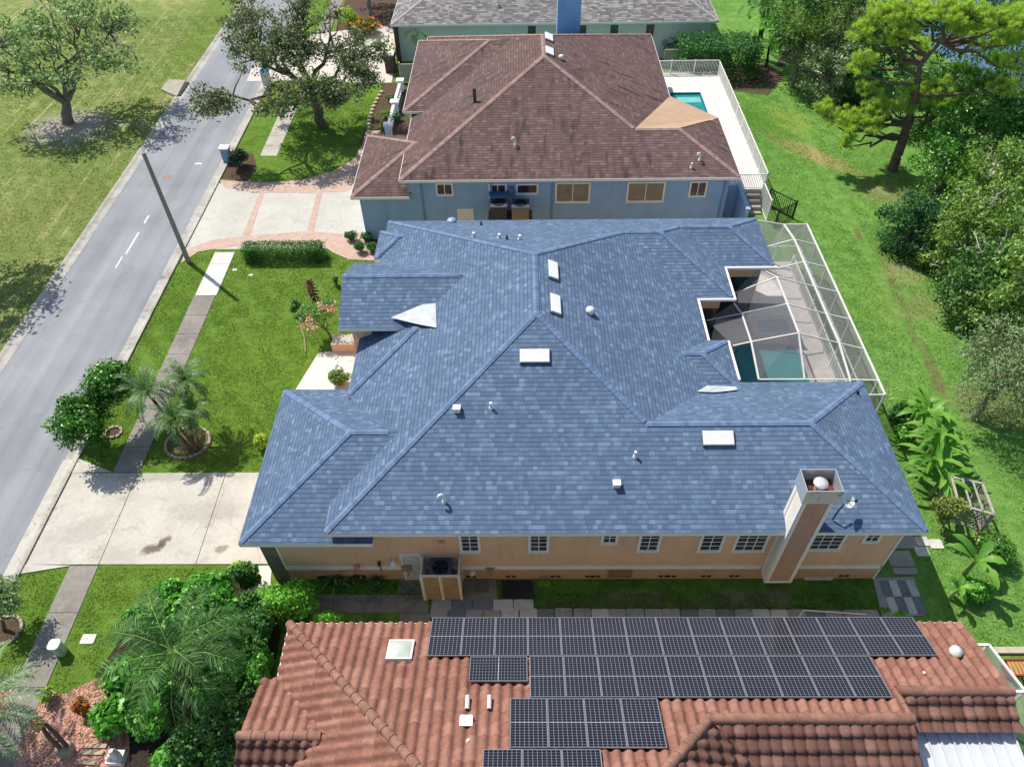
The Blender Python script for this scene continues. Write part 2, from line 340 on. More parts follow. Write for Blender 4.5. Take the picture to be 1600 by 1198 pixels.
# ------------------------------------------------------------------ shared materials
WHITE = plain('white_paint', 'ece9e2', .5, var=.05); OFFW = plain('weathered_white', 'd2cdc2', .7, var=.12)
METAL = plain('bare_metal', 'a9adb2', .35, .8); DARK = plain('dark_plastic', '24262a', .5); BLACK = plain('black', '101113', .6)
BARK = plain('bark', '6b5b4c', .95, var=.35, scale=5, bump=.6); BARKG = plain('grey_bark', '83786c', .95, var=.35, scale=5, bump=.6); BARKD = plain('dark_bark', '4d4038', .95, var=.4, scale=5, bump=.6)
GLASS = glassy('window_glass', '3a4046'); SKYL = plain('skylight_dome', 'e8e6df', .25, var=.04, spec=.5)
WOODW = plain('pale_wood', 'b3a489', .8, var=.2); ROCKM = plain('stone', 'a8a296', .9, var=.3, scale=4, bump=.5)
MULCH = plain('mulch', '5a4638', .95, var=.5, scale=14, bump=.8)
# ------------------------------------------------------------------ the ground
def XY(u, v): return P(u, v)[:2]
b = lambda u, v, rx, ry, rot, c, a, nz=.5: (P(u, v)[0], P(u, v)[1], rx, ry, rot, c, a, nz)
g_front = lawn('front_lawn_grass', '5c7a2a', '75963e', '93955a', .3, [b(420, 560, 2.5, 3.2, .4, '6a8630', .5), b(220, 480, 1.2, 4.5, .1, '66742c', .55), b(470, 395, 4, 1, 0, '2f6410', .5)])
g_west = lawn('park_grass', '74864a', '8f9e5c', 'b2aa78', .5, [b(108, 200, 3.4, 3.0, 0, 'b3aaa2', .95, .2), b(150, 90, 3, 3, 0, '8f8860', .6), b(60, 330, 5, 3, .5, '858a50', .5), b(205, 195, 2.6, .35, -.25, 'b0a890', .8, .25), b(330, 30, 2, 14, 0, '66852f', .6)], stripes=.9)
g_east = lawn('back_lawn_grass', '5f8a3e', '7fa855', 'a6aa70', .28, [b(1262, 238, 1.0, 4.6, .75, 'b09a6c', .75, .5), b(1225, 190, 2.2, 2.6, .4, '8ea04a', .65, .4), b(1190, 200, 2, 3.5, .3, '3f7a22', .5, .4), b(1396, 300, 2.6, 1.4, 0, 'a0906c', .6, .5), b(1400, 455, .34, 5.2, -.10, '6f6a48', .5, .9), b(1462, 590, .34, 2.8, -.14, '75664a', .65, .9), b(1330, 520, .3, 5, -.1, '8f9a58', .5, .8), b(1340, 365, .2, 1.0, 0, '75664a', .7, .5), b(1412, 425, 1.4, 1.5, .2, '9d9868', .65, .6), b(1445, 480, 2.0, 1.2, .4, '8f8a60', .55, .6), b(1425, 415, 1.5, .5, .3, 'a39a80', .6, .5), b(1370, 470, 1., 2.4, 0, '7f9a48', .5, .5), b(1560, 640, 2.6, 1.3, 0, '8a7a60', .55, .6), b(1520, 610, 1.4, .6, 0, '8a7a60', .5, .6)])
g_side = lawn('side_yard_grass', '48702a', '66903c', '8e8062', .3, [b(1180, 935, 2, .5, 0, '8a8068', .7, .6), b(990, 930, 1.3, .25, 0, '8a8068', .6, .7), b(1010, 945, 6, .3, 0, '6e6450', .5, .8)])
sheet('lawn', [(-400, -60), (400, -60), (400, 500), (-400, 500)], 0, g_front)
sheet('park_lawn', [(-160, -20), (-28.45, -20), (-28.45, 160), (-160, 160)], .004, g_west)
sheet('back_lawn', [(14.6, 8), (19.5, 2), (120, 2), (120, 160), (15.2, 160), (15.2, 36), (14.6, 22)], .004, g_east)
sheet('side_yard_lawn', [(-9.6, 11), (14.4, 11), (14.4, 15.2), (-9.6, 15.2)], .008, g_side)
sheet('lake_water', [(40, 52), (75, 46), (110, 70), (110, 140), (44, 140), (36.5, 66)], .010, glassy('lake_water', '5d7ea6', .12, .5))
# street
ASPH = NM('asphalt', .9, .2); n1 = ASPH.noise(.25, 5); n2 = ASPH.noise(60, 2); tr_ = ASPH.noise(1, 4, ASPH.mapping(ASPH.world(), (1.3, .035, 1)))
c = ASPH.ramp(ASPH.math('ADD', ASPH.math('MULTIPLY', n1, .5), ASPH.math('MULTIPLY', tr_, .5)), [(.36, srgb('828488')), (.64, srgb('9b9da0'))])
c = ASPH.mix(.35, c, ASPH.ramp(n2, [(.3, (.75, .75, .75)), (.7, (1.2, 1.2, 1.2))]), 'MULTIPLY'); vv = ASPH.n('TexVoronoi', 0, {'feature': 'DISTANCE_TO_EDGE'}, Vector=ASPH.n('VectorMath', 0, {'operation': 'ADD'}, i0=ASPH.world(), i1=ASPH.n('TexNoise', 1, Vector=ASPH.world(), Scale=.8, Detail=5)), Scale=.22); c = ASPH.mix(ASPH.math('MULTIPLY', ASPH.step(vv, .007, .002), .16), c, srgb('55585c'))
c = ASPH.mix(ASPH.math('MULTIPLY', ASPH.step(ASPH.noise(.6, 7, rough=.75), .58, .75), .3), c, srgb('6a6c70')); ASPH.col(c); ASPH.bump(n2, .3, .02)
sheet('road', [(-27.8, -20), (-21.9, -20), (-21.9, 170), (-27.8, 170)], .012, ASPH.m)
KERB = concrete('kerb_concrete', '9a958c', 'bdb8af', '4a463f', amt=.75)
def kerb(name, x0, x1, out):
    mb = MB(); prof = [(x0, .02), (x0+(x1-x0)*.55, .03), (x0+(x1-x0)*.8, .09), (x1, .10), (x1, -.1), (x0, -.1)]; ys = [-20+2.9*i for i in range(66)]
    for y in ys:
        vs = [(x, y, z) for x, z in prof]+[(x, y+2.88, z) for x, z in prof]; n = len(prof)
        fs = [(i, (i+1) % n, n+(i+1) % n, n+i) for i in range(n)]+[tuple(range(n)), tuple(range(2*n-1, n-1, -1))]
        if x1 > x0: fs = [f[::-1] for f in fs]
        mb.add(vs, fs)
    return tag(mb.build(name, KERB), kind='structure')
kerb('kerb', -21.9, -21.25, 1); kerb('kerb', -27.8, -28.5, -1)
PAINTW = plain('worn_road_paint', 'd5d7d8', .8, var=.15, scale=6)
def strip(name, pts, z, mat): return sheet(name, pts, z, mat)
for (a, w, L) in (((229, 343), .12, .9), ((207, 380), .12, 2.3), ((186, 410), .10, 1.1), ((310, 256), .5, .18)):
    x, y, _ = P(*a); strip('road_marking', [(x-w/2, y-L/2), (x+w/2, y-L/2), (x+w/2, y+L/2), (x-w/2, y+L/2)], .016, PAINTW)
CONW = concrete('driveway_concrete', 'b6b0a3', 'cac5b9', '857d6f', [b(238, 858, .55, .25, .35, '5c4a34', .8, .6), b(257, 846, .35, .2, .7, '5c4a34', .8, .6), b(345, 858, .35, .18, .3, '6a5a44', .6, .6), b(330, 800, 2, .7, .1, '9b958a', .4), b(130, 830, 1.2, .8, .3, '9a9488', .4), b(180, 870, 1.3, .6, 0, 'a09a8c', .4), b(240, 745, 3, .3, 0, '8f897c', .4)], amt=.5)
CONG = concrete('old_sidewalk', '7c776e', '98928a', '514c45', amt=.6); CONL = concrete('clean_sidewalk', 'cfc9be', 'ddd8ce', 'a09a8e', amt=.12)
def slabs(name, x0, x1, cuts, mat, z=.03, gap=.025):
    for i in range(len(cuts)-1): sheet(name, [(x0, cuts[i]+gap/2), (x1, cuts[i]+gap/2), (x1, cuts[i+1]-gap/2), (x0, cuts[i+1]-gap/2)], z, mat, .08)
xs = [-21.22, P(155, 881)[0], P(307, 879)[0], -10.4]
def row(name, xs, y0, y1, mat, z=.034, gap=.03):
    for i in range(len(xs)-1): sheet(name, [(xs[i]+gap/2, y0), (xs[i+1]-gap/2, y0), (xs[i+1]-gap/2, y1), (xs[i]+gap/2, y1)], z, mat, .09)
row('driveway', xs, 15.78, 20.55, CONW)
sheet('driveway', [P(112, 884)[:2], (-21.24, 15.78), (-21.24, 20.55), P(176, 738)[:2], P(123, 717)[:2], (-21.95, 21.3), (-21.95, 15.2)], .046, CONW)
slabs('sidewalk', -19.3, -18.08, [2.0, 5.0, 7.6, 9.1, 10.6, 12.1, 13.6, 15.72], CONG)
slabs('sidewalk', -19.3, -18.05, [20.6, 22.1, 23.7, 25.3, 26.9, 28.5, 30.1, 31.7, 33.4], CONG)
slabs('sidewalk', -19.25, -18.0, [33.42, 34.9, 36.4, 37.6], CONL)
slabs('sidewalk', -19.2, -17.95, [49.2, 50.7, 52.2, 53.7, 55.2, 56.7, 57.0], concrete('mid_sidewalk', 'a39d92', 'c2bcb0', '6a645a', amt=.4))
slabs('sidewalk', -19.2, -17.95, [70.5, 72, 74, 76, 78, 80, 84, 88], CONG, .024)
sheet('front_walk', [P(462, 609)[:2], P(560, 609)[:2], P(560, 548)[:2], P(498, 551)[:2]], .03, CONL, .06)
sheet('front_walk', [P(385, 950)[:2], P(392, 884)[:2], P(425, 884)[:2], P(420, 950)[:2]], .03, CONL, .06)
# the neighbour's driveway of concrete with brick ribbons
BRICKP = pavers('brick_ribbon', ('b08f7e', 'c6ab9b'), 4., 'c9b6a6', .4)
DRV2 = concrete('pale_driveway', 'b5b1a6', 'c8c4b9', '8f897d', amt=.3)
sheet('neighbour_driveway', [(-21.22, 37.9), (-9.9, 37.9), (-9.9, 46.2), (-11.0, 45.6), (-14.7, 44.6), (-21.22, 45.6)], .026, DRV2, .06)
rib = lambda pts, z=.034: sheet('brick_ribbon', [XY(*p) for p in pts], z, BRICKP)
rib([(283, 412), (290, 392), (330, 376), (400, 368), (480, 362), (566, 368), (590, 385), (590, 408), (545, 406), (520, 395), (505, 384), (380, 384), (345, 388), (310, 394)], .034)
rib([(342, 282), (372, 284), (420, 286), (470, 282), (520, 268), (552, 250), (566, 228), (572, 205), (600, 205), (600, 260), (560, 290), (540, 300), (480, 302), (400, 302), (352, 294)], .034)
rib([(406, 301), (413, 301), (391, 368), (379, 368)], .038); rib([(496, 301), (504, 301), (489, 366), (478, 366)], .038)
sheet('neighbour_driveway', [XY(560, 130), XY(612, 130), XY(625, 50), XY(596, 40), XY(470, 58), XY(395, 105), XY(385, 128), XY(470, 126)], .03, pavers('pale_pavers', ('cdbfb2', 'd8d0c4'), 3., 'b8aca0'), .06)
sheet('planting_bed', [XY(528, 380), XY(535, 352), XY(600, 352), XY(600, 398), XY(560, 396)], .014, MULCH)
sheet('planting_bed', [XY(560, 225), XY(600, 130), XY(640, 130), XY(640, 225)], .014, MULCH)
sheet('planting_bed', [XY(640, 80), XY(520, 60), XY(540, 0), XY(660, 0)], .013, MULCH)
sheet('planting_bed', [XY(345, 278), XY(352, 240), XY(395, 240), XY(402, 262), XY(385, 285)], .014, MULCH)
sheet('planting_bed', [XY(1100, 125), XY(1110, 108), XY(1200, 100), XY(1225, 118), XY(1200, 150), XY(1130, 140)], .013, MULCH)
sheet('planting_bed', [XY(1210, 105), XY(1225, 80), XY(1280, 70), XY(1320, 135), XY(1265, 120), XY(1240, 103)], .014, plain('dark_mulch', '4a3a34', .95, var=.5, scale=10, bump=.8))
sheet('gravel_bed', [XY(20, 1075), XY(75, 1074), XY(95, 1085), XY(125, 1072), XY(150, 1060), XY(215, 1085), XY(200, 1260), XY(-80, 1260), XY(-60, 1110)], .016, None or (lambda k: (k.col(k.mix(.9, k.ramp(k.n('TexVoronoi', 1, Vector=k.world(), Scale=14), [(0, srgb('8f5c50')), (.5, srgb('c08a7a')), (1, srgb('dcb0a2'))]), k.ramp(k.noise(2, 5), [(.3, (.7, .7, .7)), (.7, (1.2, 1.2, 1.2))]), 'MULTIPLY')).bump(k.n('TexVoronoi', 0, Vector=k.world(), Scale=14), .9, .05).m))(NM('pink_gravel', .9)))
# ------------------------------------------------------------------ main house
BL = [(0, srgb('566981')), (.55, srgb('5f728b')), (.88, srgb('677b94')), (1, srgb('7489a2'))]
SH_BLUE = shingle('blue_shingles', BL, .185, .2)
CAPB0 = plain('blue_ridge_shingles', '6a7f9c', .9, var=.1, scale=8, bump=.2)
def capmat(name, a, b_):
    k = NM(name, .9, .15); r = k.n('TexWhiteNoise', 0, {'noise_dimensions': '2D'}, Vector=k.n('TexCoord', 2)); g_ = k.noise(40, 3)
    k.col(k.mix(.5, k.ramp(r, [(0, srgb(a)), (1, srgb(b_))]), k.ramp(g_, [(.3, (.75, .75, .75)), (.7, (1.2, 1.2, 1.2))]), 'MULTIPLY')); k.bump(g_, .3, .02); return k.m
CAPB = capmat('blue_cap_shingles', '5b6f8d', '7489a7')
PEACH = siding('peach_siding', 'e6bb99', .17); PEACHD = plain('peach_skirt', 'c79d7c', .75, var=.12, scale=1.)
S = .465; Ze = 4.279; xw, xr, ys, yn = -7.411, .59, 14.612, 34.607; w = xr-xw; xe = xr+w
xE2, yN2, xE3, yS3, xM, yM, xK, yK1, yK2 = 14.888, 22.188, 12.99, 30.354, 10.395, 27.871, 9.488, 24.853, 21.765
Zg, xG, ySg, yNg = 3.628, -10.775, 14.58, 22.487
z_ = lambda h: Ze+S*h
house = thing('house', 'peach house under a big blue shingle roof, in the middle of the photo', 'house', (xr, 24.6, 0))
rf = MB(); cap = MB(); h2 = (yN2-ys)/2; h3 = (yn-yS3)/2; hM = (yn-yM)/2; hK = (yK1-yK2)/2
rS, rN = (xr, ys+w, z_(w)), (xr, yn-w, z_(w)); r2E, r2W = (xE2-h2, ys+h2, z_(h2)), (xe-h2, ys+h2, z_(h2))
r3E, Pm = (xE3-h3, yn-h3, z_(h3)), (xM-h3, yn-h3, z_(h3)); rME, rMW = (xM-hM, yn-hM, z_(hM)), (xe-hM, yn-hM, z_(hM))
SW, NW, SE2, NE2 = (xw, ys, Ze), (xw, yn, Ze), (xE2, ys, Ze), (xE2, yN2, Ze)
rf.roof([SW, SE2, r2E, r2W, rS]); rf.roof([SW, rS, rN, NW]); rf.roof([NW, rN, rMW, rME, Pm, r3E, (xE3, yn, Ze)])
rf.roof([rS, r2W, (xe, yN2, Ze), (xe, yM, Ze), rMW, rN]); rf.roof([r2W, r2E, NE2, (xe, yN2, Ze)]); rf.roof([SE2, NE2, r2E])
rf.roof([rMW, rME, (xM, yM, Ze), (xe, yM, Ze)]); rf.roof([rME, Pm, (xM, yS3, Ze), (xM, yM, Ze)])
rf.roof([Pm, r3E, (xE3, yS3, Ze), (xM, yS3, Ze)]); rf.roof([r3E, (xE3, yn, Ze), (xE3, yS3, Ze)])
rKE, rKW = (xK-hK, yK2+hK, z_(hK)), (xe-hK-.05, yK2+hK, z_(hK))
rf.roof([(xe, yK1, Ze), (xK, yK1, Ze), rKE, rKW]); rf.roof([(xe, yK2, Ze), (xK, yK2, Ze), rKE, rKW]); rf.roof([(xK, yK1, Ze), rKE, (xK, yK2, Ze)])
# garage wing
hG = (yNg-ySg)/2; rGW = (xG+hG, ySg+hG, Zg+S*hG); rGE = (-4.6, ySg+hG, Zg+S*hG)
rf.roof([(xG, ySg, Zg), (-5.7, ySg, Zg), rGE, rGW]); rf.roof([(xG, yNg, Zg), (-6.6, yNg, Zg), rGE, rGW]); rf.roof([(xG, ySg, Zg), rGW, (xG, yNg, Zg)])
# dining wing, entry gable, north west wing
dx, dy, hD = -7.62, 21.53, 2.9; rDW = (dx+hD, dy+hD, z_(hD)); rDE = (-4.2, dy+hD, z_(hD))
rf.roof([(dx, dy, Ze), (-6.9, dy, Ze), rDE, rDW]); rf.roof([(dx, dy, Ze), rDW, (dx, dy+2*hD, Ze)]); rf.roof([rDW, rDE, (-7, dy+2*hD, Ze), (dx, dy+2*hD, Ze)])
gx, gy, gz, gw = -8.33, 27.03, 6.5, 2.37; ge = gz-S*gw
rf.roof([(gx, gy, gz), (gx, gy-gw, ge), (-4.8, gy-gw, ge), (-2.7, gy, gz)]); rf.roof([(gx, gy, gz), (gx, gy+gw, ge), (-4.8, gy+gw, ge), (-2.7, gy, gz)])
nx, nyS, hN = -7.75, 31.17, 1.25; rf.roof([(nx, nyS, Ze), (-7, nyS, Ze), (-5.6, nyS+hN, z_(hN)), (nx+hN, nyS+hN, z_(hN))]); rf.roof([(nx, nyS, Ze), (nx+hN, nyS+hN, z_(hN)), (nx, nyS+2*hN, Ze)])
rf.roof([(nx, nyS+2*hN, Ze), (-7, nyS+2*hN, Ze), (-5.6, nyS+hN, z_(hN)), (nx+hN, nyS+hN, z_(hN))])
roof = rf.build('roof', SH_BLUE, house)
def capline(mb, a, b_, wd=.125, lift=.012, th=.018):
    """folded cap shingles along a ridge or hip, one overlapping piece after another"""
    a, b_ = Vector(a), Vector(b_); d = (b_-a).normalized(); a, b_ = (a, b_+d*-.1) if b_.z < a.z-.1 else (a-d*-.1, b_) if a.z < b_.z-.1 else (a, b_); d = b_-a; L = d.length; d /= L; sdv = d.cross(Vector((0, 0, 1))).normalized(); up = sdv.cross(d)
    hp = abs(d.z) > .05; drop = .28 if hp else .42
    n = max(1, int(L/.2))
    for i in range(n):
        p = a+d*L*i/n; q_ = a+d*min(L, L*(i+1.15)/n); l0, l1 = lift+th, lift+.008
        if d.z < -.02: l0, l1 = l1, l0
        vs = []
        for (pp, l) in ((p, l0), (q_, l1)):
            vs += [pp-sdv*wd+up*(l-drop*wd), pp+up*l, pp+sdv*wd+up*(l-drop*wd)]
        for f, o_ in (((0, 1, 4, 3), -1), ((1, 2, 5, 4), 0)):
            mb.uv[len(mb.f)] = [(i*7.3, i*.2+.1)]*4; mb.add([vs[k] for k in f], [(0, 1, 2, 3)])
        mb.uv[len(mb.f)] = [(i*7.3, i*.2+.1)]*3
        k_ = 0 if l0 > l1 else 3; mb.add([vs[k_], vs[k_+1], vs[k_+2]], [(0, 1, 2)])
for a, b_ in ((SW, rS), (rS, rN), (NW, rN), (rS, r2W), (r2W, r2E), (r2E, SE2), (r2E, NE2), (rN, rMW), (rMW, rME), (rME, Pm), (Pm, r3E), (r3E, (xE3, yn, Ze)), (r3E, (xE3, yS3, Ze)), (rME, (xM, yM, Ze)),
              (rKW, rKE), (rKE, (xK, yK1, Ze)), (rKE, (xK, yK2, Ze)), (rGW, (-5.3, rGW[1], rGW[2])), (rGW, (xG, ySg, Zg)), (rGW, (xG, yNg, Zg)), (rDW, (-4.9+.5, rDW[1], rDW[2])), (rDW, (dx, dy, Ze)), (rDW, (dx+1.3, dy+2*hD-1.3, z_(1.3))),
              ((gx, gy, gz), (-2.9, gy, gz)), ((nx+hN, nyS+hN, z_(hN)), (-6.0, nyS+hN, z_(hN))), ((nx, nyS, Ze), (nx+hN, nyS+hN, z_(hN))), ((nx+hN, nyS+hN, z_(hN)), (nx, nyS+2*hN, Ze))):
    capline(cap, a, b_)
cap.build('ridge_cap', CAPB, roof)
# white flashing patch between entry gable and dining wing, and behind the nook
nWm = (-S, 0, 1); pWm = (xw, 20, Ze); nG_ = (0, -S, 1); pG_ = (0, gy, gz)
p1, p2, p3 = PP(611, 498, nG_, pG_, .03), PP(660, 476, nG_, pG_, .03), PP(681, 474, nG_, pG_, .04); p4 = PP(683, 513, nWm, pWm, .05); p5 = (rDW[0]+.05, rDW[1]+.02, rDW[2]+.16); p1 = (p1[0], p1[1], p1[2]+.06)
fl = MB(); fl.add([p1, p2, p3, p4, p5], [(0, 4, 1), (1, 4, 3), (1, 3, 2)]); FLM = plain('flashing_metal', 'b4babd', .5, var=.18, scale=3.); fl.build('flashing', FLM, roof); fl = MB()
nN2 = (0, S, 1); q = [PP(*a, nN2, (0, yN2, Ze), .07) for a in ((1090, 614), (1090, 604), (1150, 606), (1152, 611), (1138, 613), (1117, 615))]; fl.poly(q)
fl.build('flashing', FLM, roof)
def inset(poly, d):
    n = len(poly); a = sum(poly[i][0]*poly[(i+1) % n][1]-poly[(i+1) % n][0]*poly[i][1] for i in range(n)); out = []
    if a < 0: poly = poly[::-1]
    for i in range(n):
        p, q_, r_ = Vector(poly[i-1]), Vector(poly[i]), Vector(poly[(i+1) % n]); e1 = (q_-p).normalized(); e2 = (r_-q_).normalized()
        n1 = Vector((-e1.y, e1.x)); n2 = Vector((-e2.y, e2.x)); out.append(tuple(q_+(n1+n2)*d if abs(e1.dot(e2)) < .5 else q_+n1*d))
    return out
eave = [(xw, ys), (xE2, ys), (xE2, yN2), (xK, yN2), (xK, yK1), (xe, yK1), (xe, yM), (xM, yM), (xM, yS3), (xE3, yS3), (xE3, yn), (xw, yn)]
def fascia(mb, poly, z, h=.2, t=.03, skip=()):
    n = len(poly)
    for i in range(n):
        if i in skip: continue
        p, q_ = Vector((*poly[i], z-h/2-.012)), Vector((*poly[(i+1) % n], z-h/2-.012)); mb.beam(p, q_, t, h)
fs = MB(); fascia(fs, inset(eave, .012), Ze); fascia(fs, inset([(xG, ySg), (-5.7, ySg), (-5.7, yNg), (xG, yNg)], .012), Zg, skip=(2,))
fascia(fs, [(dx+.015, dy+5.8), (dx+.015, dy+.015), (-7.0, dy+.015)], Ze, skip=(2,)); fascia(fs, [(nx+.015, nyS+2.5), (nx+.015, nyS+.015), (-7.0, nyS+.015)], Ze, skip=(2,))
for sg in (-1, 1): fs.beam((gx+.015, gy, gz-.12), (gx+.015, gy+sg*gw, ge-.12), .03, .2); fs.beam((gx, gy+sg*(gw-.015), ge-.12), (-5, gy+sg*(gw-.015), ge-.12), .03, .2)
fs.build('fascia', WHITE, roof)
sf = MB(); sf.poly([(x, y, Ze-.21) for x, y in inset(eave, .03)][::-1]); sf.poly([(xG+.03, ySg+.03, Zg-.21), (xG+.03, yNg-.03, Zg-.21), (-6.99, yNg-.03, Zg-.21), (-6.99, ySg+.03, Zg-.21)])
sf.build('soffit', plain('soffit', 'a98a74', .8), roof)
gt = MB(); gt.box(xe+.002, xe+.12, yM-.0, yK1, Ze-.14, Ze-.02); gt.box(xe+.121, xM, yM-.12, yM-.002, Ze-.14, Ze-.02); gt.box(xM+.002, xM+.12, yM-.12, yS3-.121, Ze-.14, Ze-.02); gt.box(xM+.002, xE3+.1, yS3-.12, yS3-.002, Ze-.14, Ze-.02); gt.box(xK+.002, xK+.12, yN2+.2, yK1, Ze-.14, Ze-.02); gt.build('gutter', WHITE, roof)
WY = 15.06
wl = inset(eave, WY-ys); wall = MB(); wall.prism(wl, .95, Ze-.215); wall.prism([(xG+.46, WY), (xw+.446, WY), (xw+.446, yNg-.45), (xG+.46, yNg-.45)], .95, Zg-.215)
wall.prism([(dx+.45, dy+.45), (xw+.44, dy+.45), (xw+.44, 24.9), (dx+.45, 24.9)], 0, Ze-.215); wall.prism([(-7.9, gy-1.9), (xw+.44, gy-1.9), (xw+.44, gy+1.9), (-7.9, gy+1.9)], 0, ge-.02)
wall.add([(-7.9, gy-1.9, ge-.02), (-7.9, gy+1.9, ge-.02), (-7.9, gy, gz-.12)], [(0, 2, 1)])
wall.build('wall', PEACH, house)
sk_ = MB(); sk_.prism(wl, 0, .95); sk_.prism([(xG+.46, WY), (xw+.446, WY), (xw+.446, yNg-.45), (xG+.46, yNg-.45)], 0, .95); skirt = sk_.build('foundation', PEACHD, house)
bd = MB(); bd.box(-9.7, -4.98, WY-.035, WY-.001, .86, 1.12); bd.box(-4.04, 9.6, WY-.035, WY-.001, .86, 1.12); bd.box(10.86, 14.44, WY-.035, WY-.001, .86, 1.12)
bd.box(14.40, 14.475, WY-.035, WY+.14, .0, Ze-.22); bd.box(xG+.46+.6, xG+.46+.68, WY-.03, WY-.001, .95, Zg-.22); bd.build('trim', WHITE, house)
# brick return at the garage corner
bm_ = pavers('grey_brick', ('6a655c', '7d776c'), 4., '5a554d'); gb = MB(); gb.box(xG+.445, xG+.46+.6, WY-.025, WY+.3, 0, Zg-.22); gb.build('brick_pier', plain('grey_cladding', '77736a', .85, var=.2, scale=2, bump=.3), house)
# crawl space vents and hatch
for u in (1147, 1048, 1103, 1320, 1037, 922, 930, 868, 798, 736):
    x, y, z = PY(u, 900 if u < 1200 else 897, WY)
    if abs(x-10.2) < .8: continue
    mb = MB(); mb.box(x-.2, x-.03, WY-.02, WY-.001, .16, .30); mb.box(x+.03, x+.2, WY-.02, WY-.001, .16, .30); mb.build('vent', plain('vent_dark', '4a3a30', .8), house)
x0, x1 = PY(951, 890, WY)[0], PY(988, 890, WY)[0]; mb = MB()
for bb in ((x0, x0+.06, WY-.06, WY-.002, .2, .85), (x1-.06, x1, WY-.06, WY-.002, .2, .85), (x0+.06, x1-.06, WY-.06, WY-.002, .2, .26), (x0+.06, x1-.06, WY-.06, WY-.002, .79, .85), (x0+.06, x1-.06, WY-.012, WY-.002, .26, .79)): mb.box(*bb)
mb.beam((x0+.1, WY-.03, .62), ((x0+x1)/2, WY-.03, .55), .02, .03); mb.beam(((x0+x1)/2, WY-.03, .55), (x1-.1, WY-.03, .62), .02, .03); mb.build('crawl_hatch', plain('hatch', '9a7458', .8), house)
def window(par, x0, x1, z0, z1, Y, cols, rows, fw=.11, fm=None, gm=None, dirn=-1, nm='window', mt=.035):
    """flat window in a wall that faces -Y"""
    f = MB(); t = .05
    f.box(x0, x0+fw, Y-t, Y-.002, z0, z1); f.box(x1-fw, x1, Y-t, Y-.002, z0, z1); f.box(x0+fw, x1-fw, Y-t, Y-.002, z0, z0+fw); f.box(x0+fw, x1-fw, Y-t, Y-.002, z1-fw, z1); f.box(x0-.02, x1+.02, Y-.08, Y-t-.001, z0-.02, z0+.05)
    for i in range(1, cols): x = x0+fw+(x1-x0-2*fw)*i/cols; f.box(x-mt/2, x+mt/2, Y-.035, Y-.004, z0+fw, z1-fw)
    for j in range(1, rows): z = z0+fw+(z1-z0-2*fw)*j/rows; f.box(x0+fw, x1-fw, Y-.033, Y-.005, z-mt/2, z+mt/2)
    fo = f.build(nm, fm or WHITE, par); g = MB(); g.box(x0+fw, x1-fw, Y-.02, Y-.0025, z0+fw, z1-fw); g.build('pane', gm or GLASS, fo); return fo
for (ua, ub, v, zt, cc, rr_) in ((719, 752, 861, 3.62, 2, 4), (825, 858, 861, 3.62, 2, 4), (938, 965, 848, 3.62, 2, 2), (994, 1029, 860, 3.62, 2, 4), (1088, 1126, 860, 3.62, 2, 4), (1142, 1193, 860, 3.62, 3, 4), (1256, 1311, 858, 3.62, 3, 4), (1345, 1372, 846, 3.62, 2, 2)):
    window(house, PY(ua, v, WY)[0], PY(ub, v, WY)[0], PY(ua, v, WY)[2], zt, WY, cc, rr_)
for x0_, x1_, Y_ in ((xe-.4, xM-.5, yM+.45), (xM-.3, xE3-.55, yS3+.45)):
    mb = MB(); mb.box(x0_, x1_, Y_-.03, Y_-.002, .27, 3.2); shd = mb.build('porch_shade_panel', plain('porch_shade', '1c1f22', .15, spec=.5), house); mb = MB()  # added dark panel, stands in for the shade of the open porch
    for q__ in (0, .5, 1): xx = x0_+(x1_-x0_)*q__; mb.box(xx-.04, xx+.04, Y_-.06, Y_-.031, .27, 3.2)
    mb.build('door_frame', DARK, shd)  # bars across the added dark panel
# side door
dm = MB(); xa, xb = -4.92, -4.07; dm.box(xa, xa+.08, WY-.05, WY-.002, 0, 2.1); dm.box(xb-.08, xb, WY-.05, WY-.002, 0, 2.1); dm.box(xa+.08, xb-.08, WY-.05, WY-.002, 2.02, 2.1)
df = dm.build('door_frame', WHITE, house); dm = MB(); dm.box(xa+.08, xb-.08, WY-.03, WY-.003, 0, 2.02)
for zz in (.2, 1.1):
    for k in (0, 1): dm.box(xa+.17+k*.33, xa+.42+k*.31, WY-.04, WY-.031, zz, zz+.75)
dd = dm.build('door', plain('door_paint', 'c9cbc6', .5), house); mb = MB(); mb.tube([(xb-.15, WY-.03, 1.0), (xb-.15, WY-.09, 1.0)], .03); mb.build('handle', METAL, dd)
# utility boxes, lamps and taps on the side wall
for (u, v, wd, hh, mt) in ((690, 833+13, .16, .22, PEACH), (636, 884, .35, .36, plain('meter_grey', '9a8a7c', .6)), (548, 890, .3, .24, PEACHD), (558, 882, .22, .2, PEACHD), (593, 877, .12, .18, plain('brass', '7a5a30', .5, .6)), (766, 886, .34, .16, plain('meter_grey', '9a8a7c', .6))):
    x, y, z = PY(u, v, WY); mb = MB(); mb.box(x-wd/2, x+wd/2, WY-.16, WY-.036, z-hh/2, z+hh/2); mb.box(x-wd*.3, x+wd*.3, WY-.19, WY-.161, z-hh*.3, z+hh*.3); mb.tube([(x, WY-.07, z-hh/2), (x, WY-.07, max(.1, z-hh/2-.5))], .02); mb.build('utility_box', mt, house)
x, y, z = PY(615, 873, WY); mb = MB(); mb.box(x-.06, x+.06, WY-.06, WY-.036, z-.1, z+.1); mb.tube([(x, WY-.06, z+.02), (x, WY-.16, z+.05)], .02); mb.tube([(x, WY-.16, z+.1), (x-.05, WY-.2, z-.14)], [.05, .09]); mb.tube([(x, WY-.16, z+.1), (x+.08, WY-.2, z-.1)], [.05, .08]); mb.build('wall_lamp', WHITE, house)
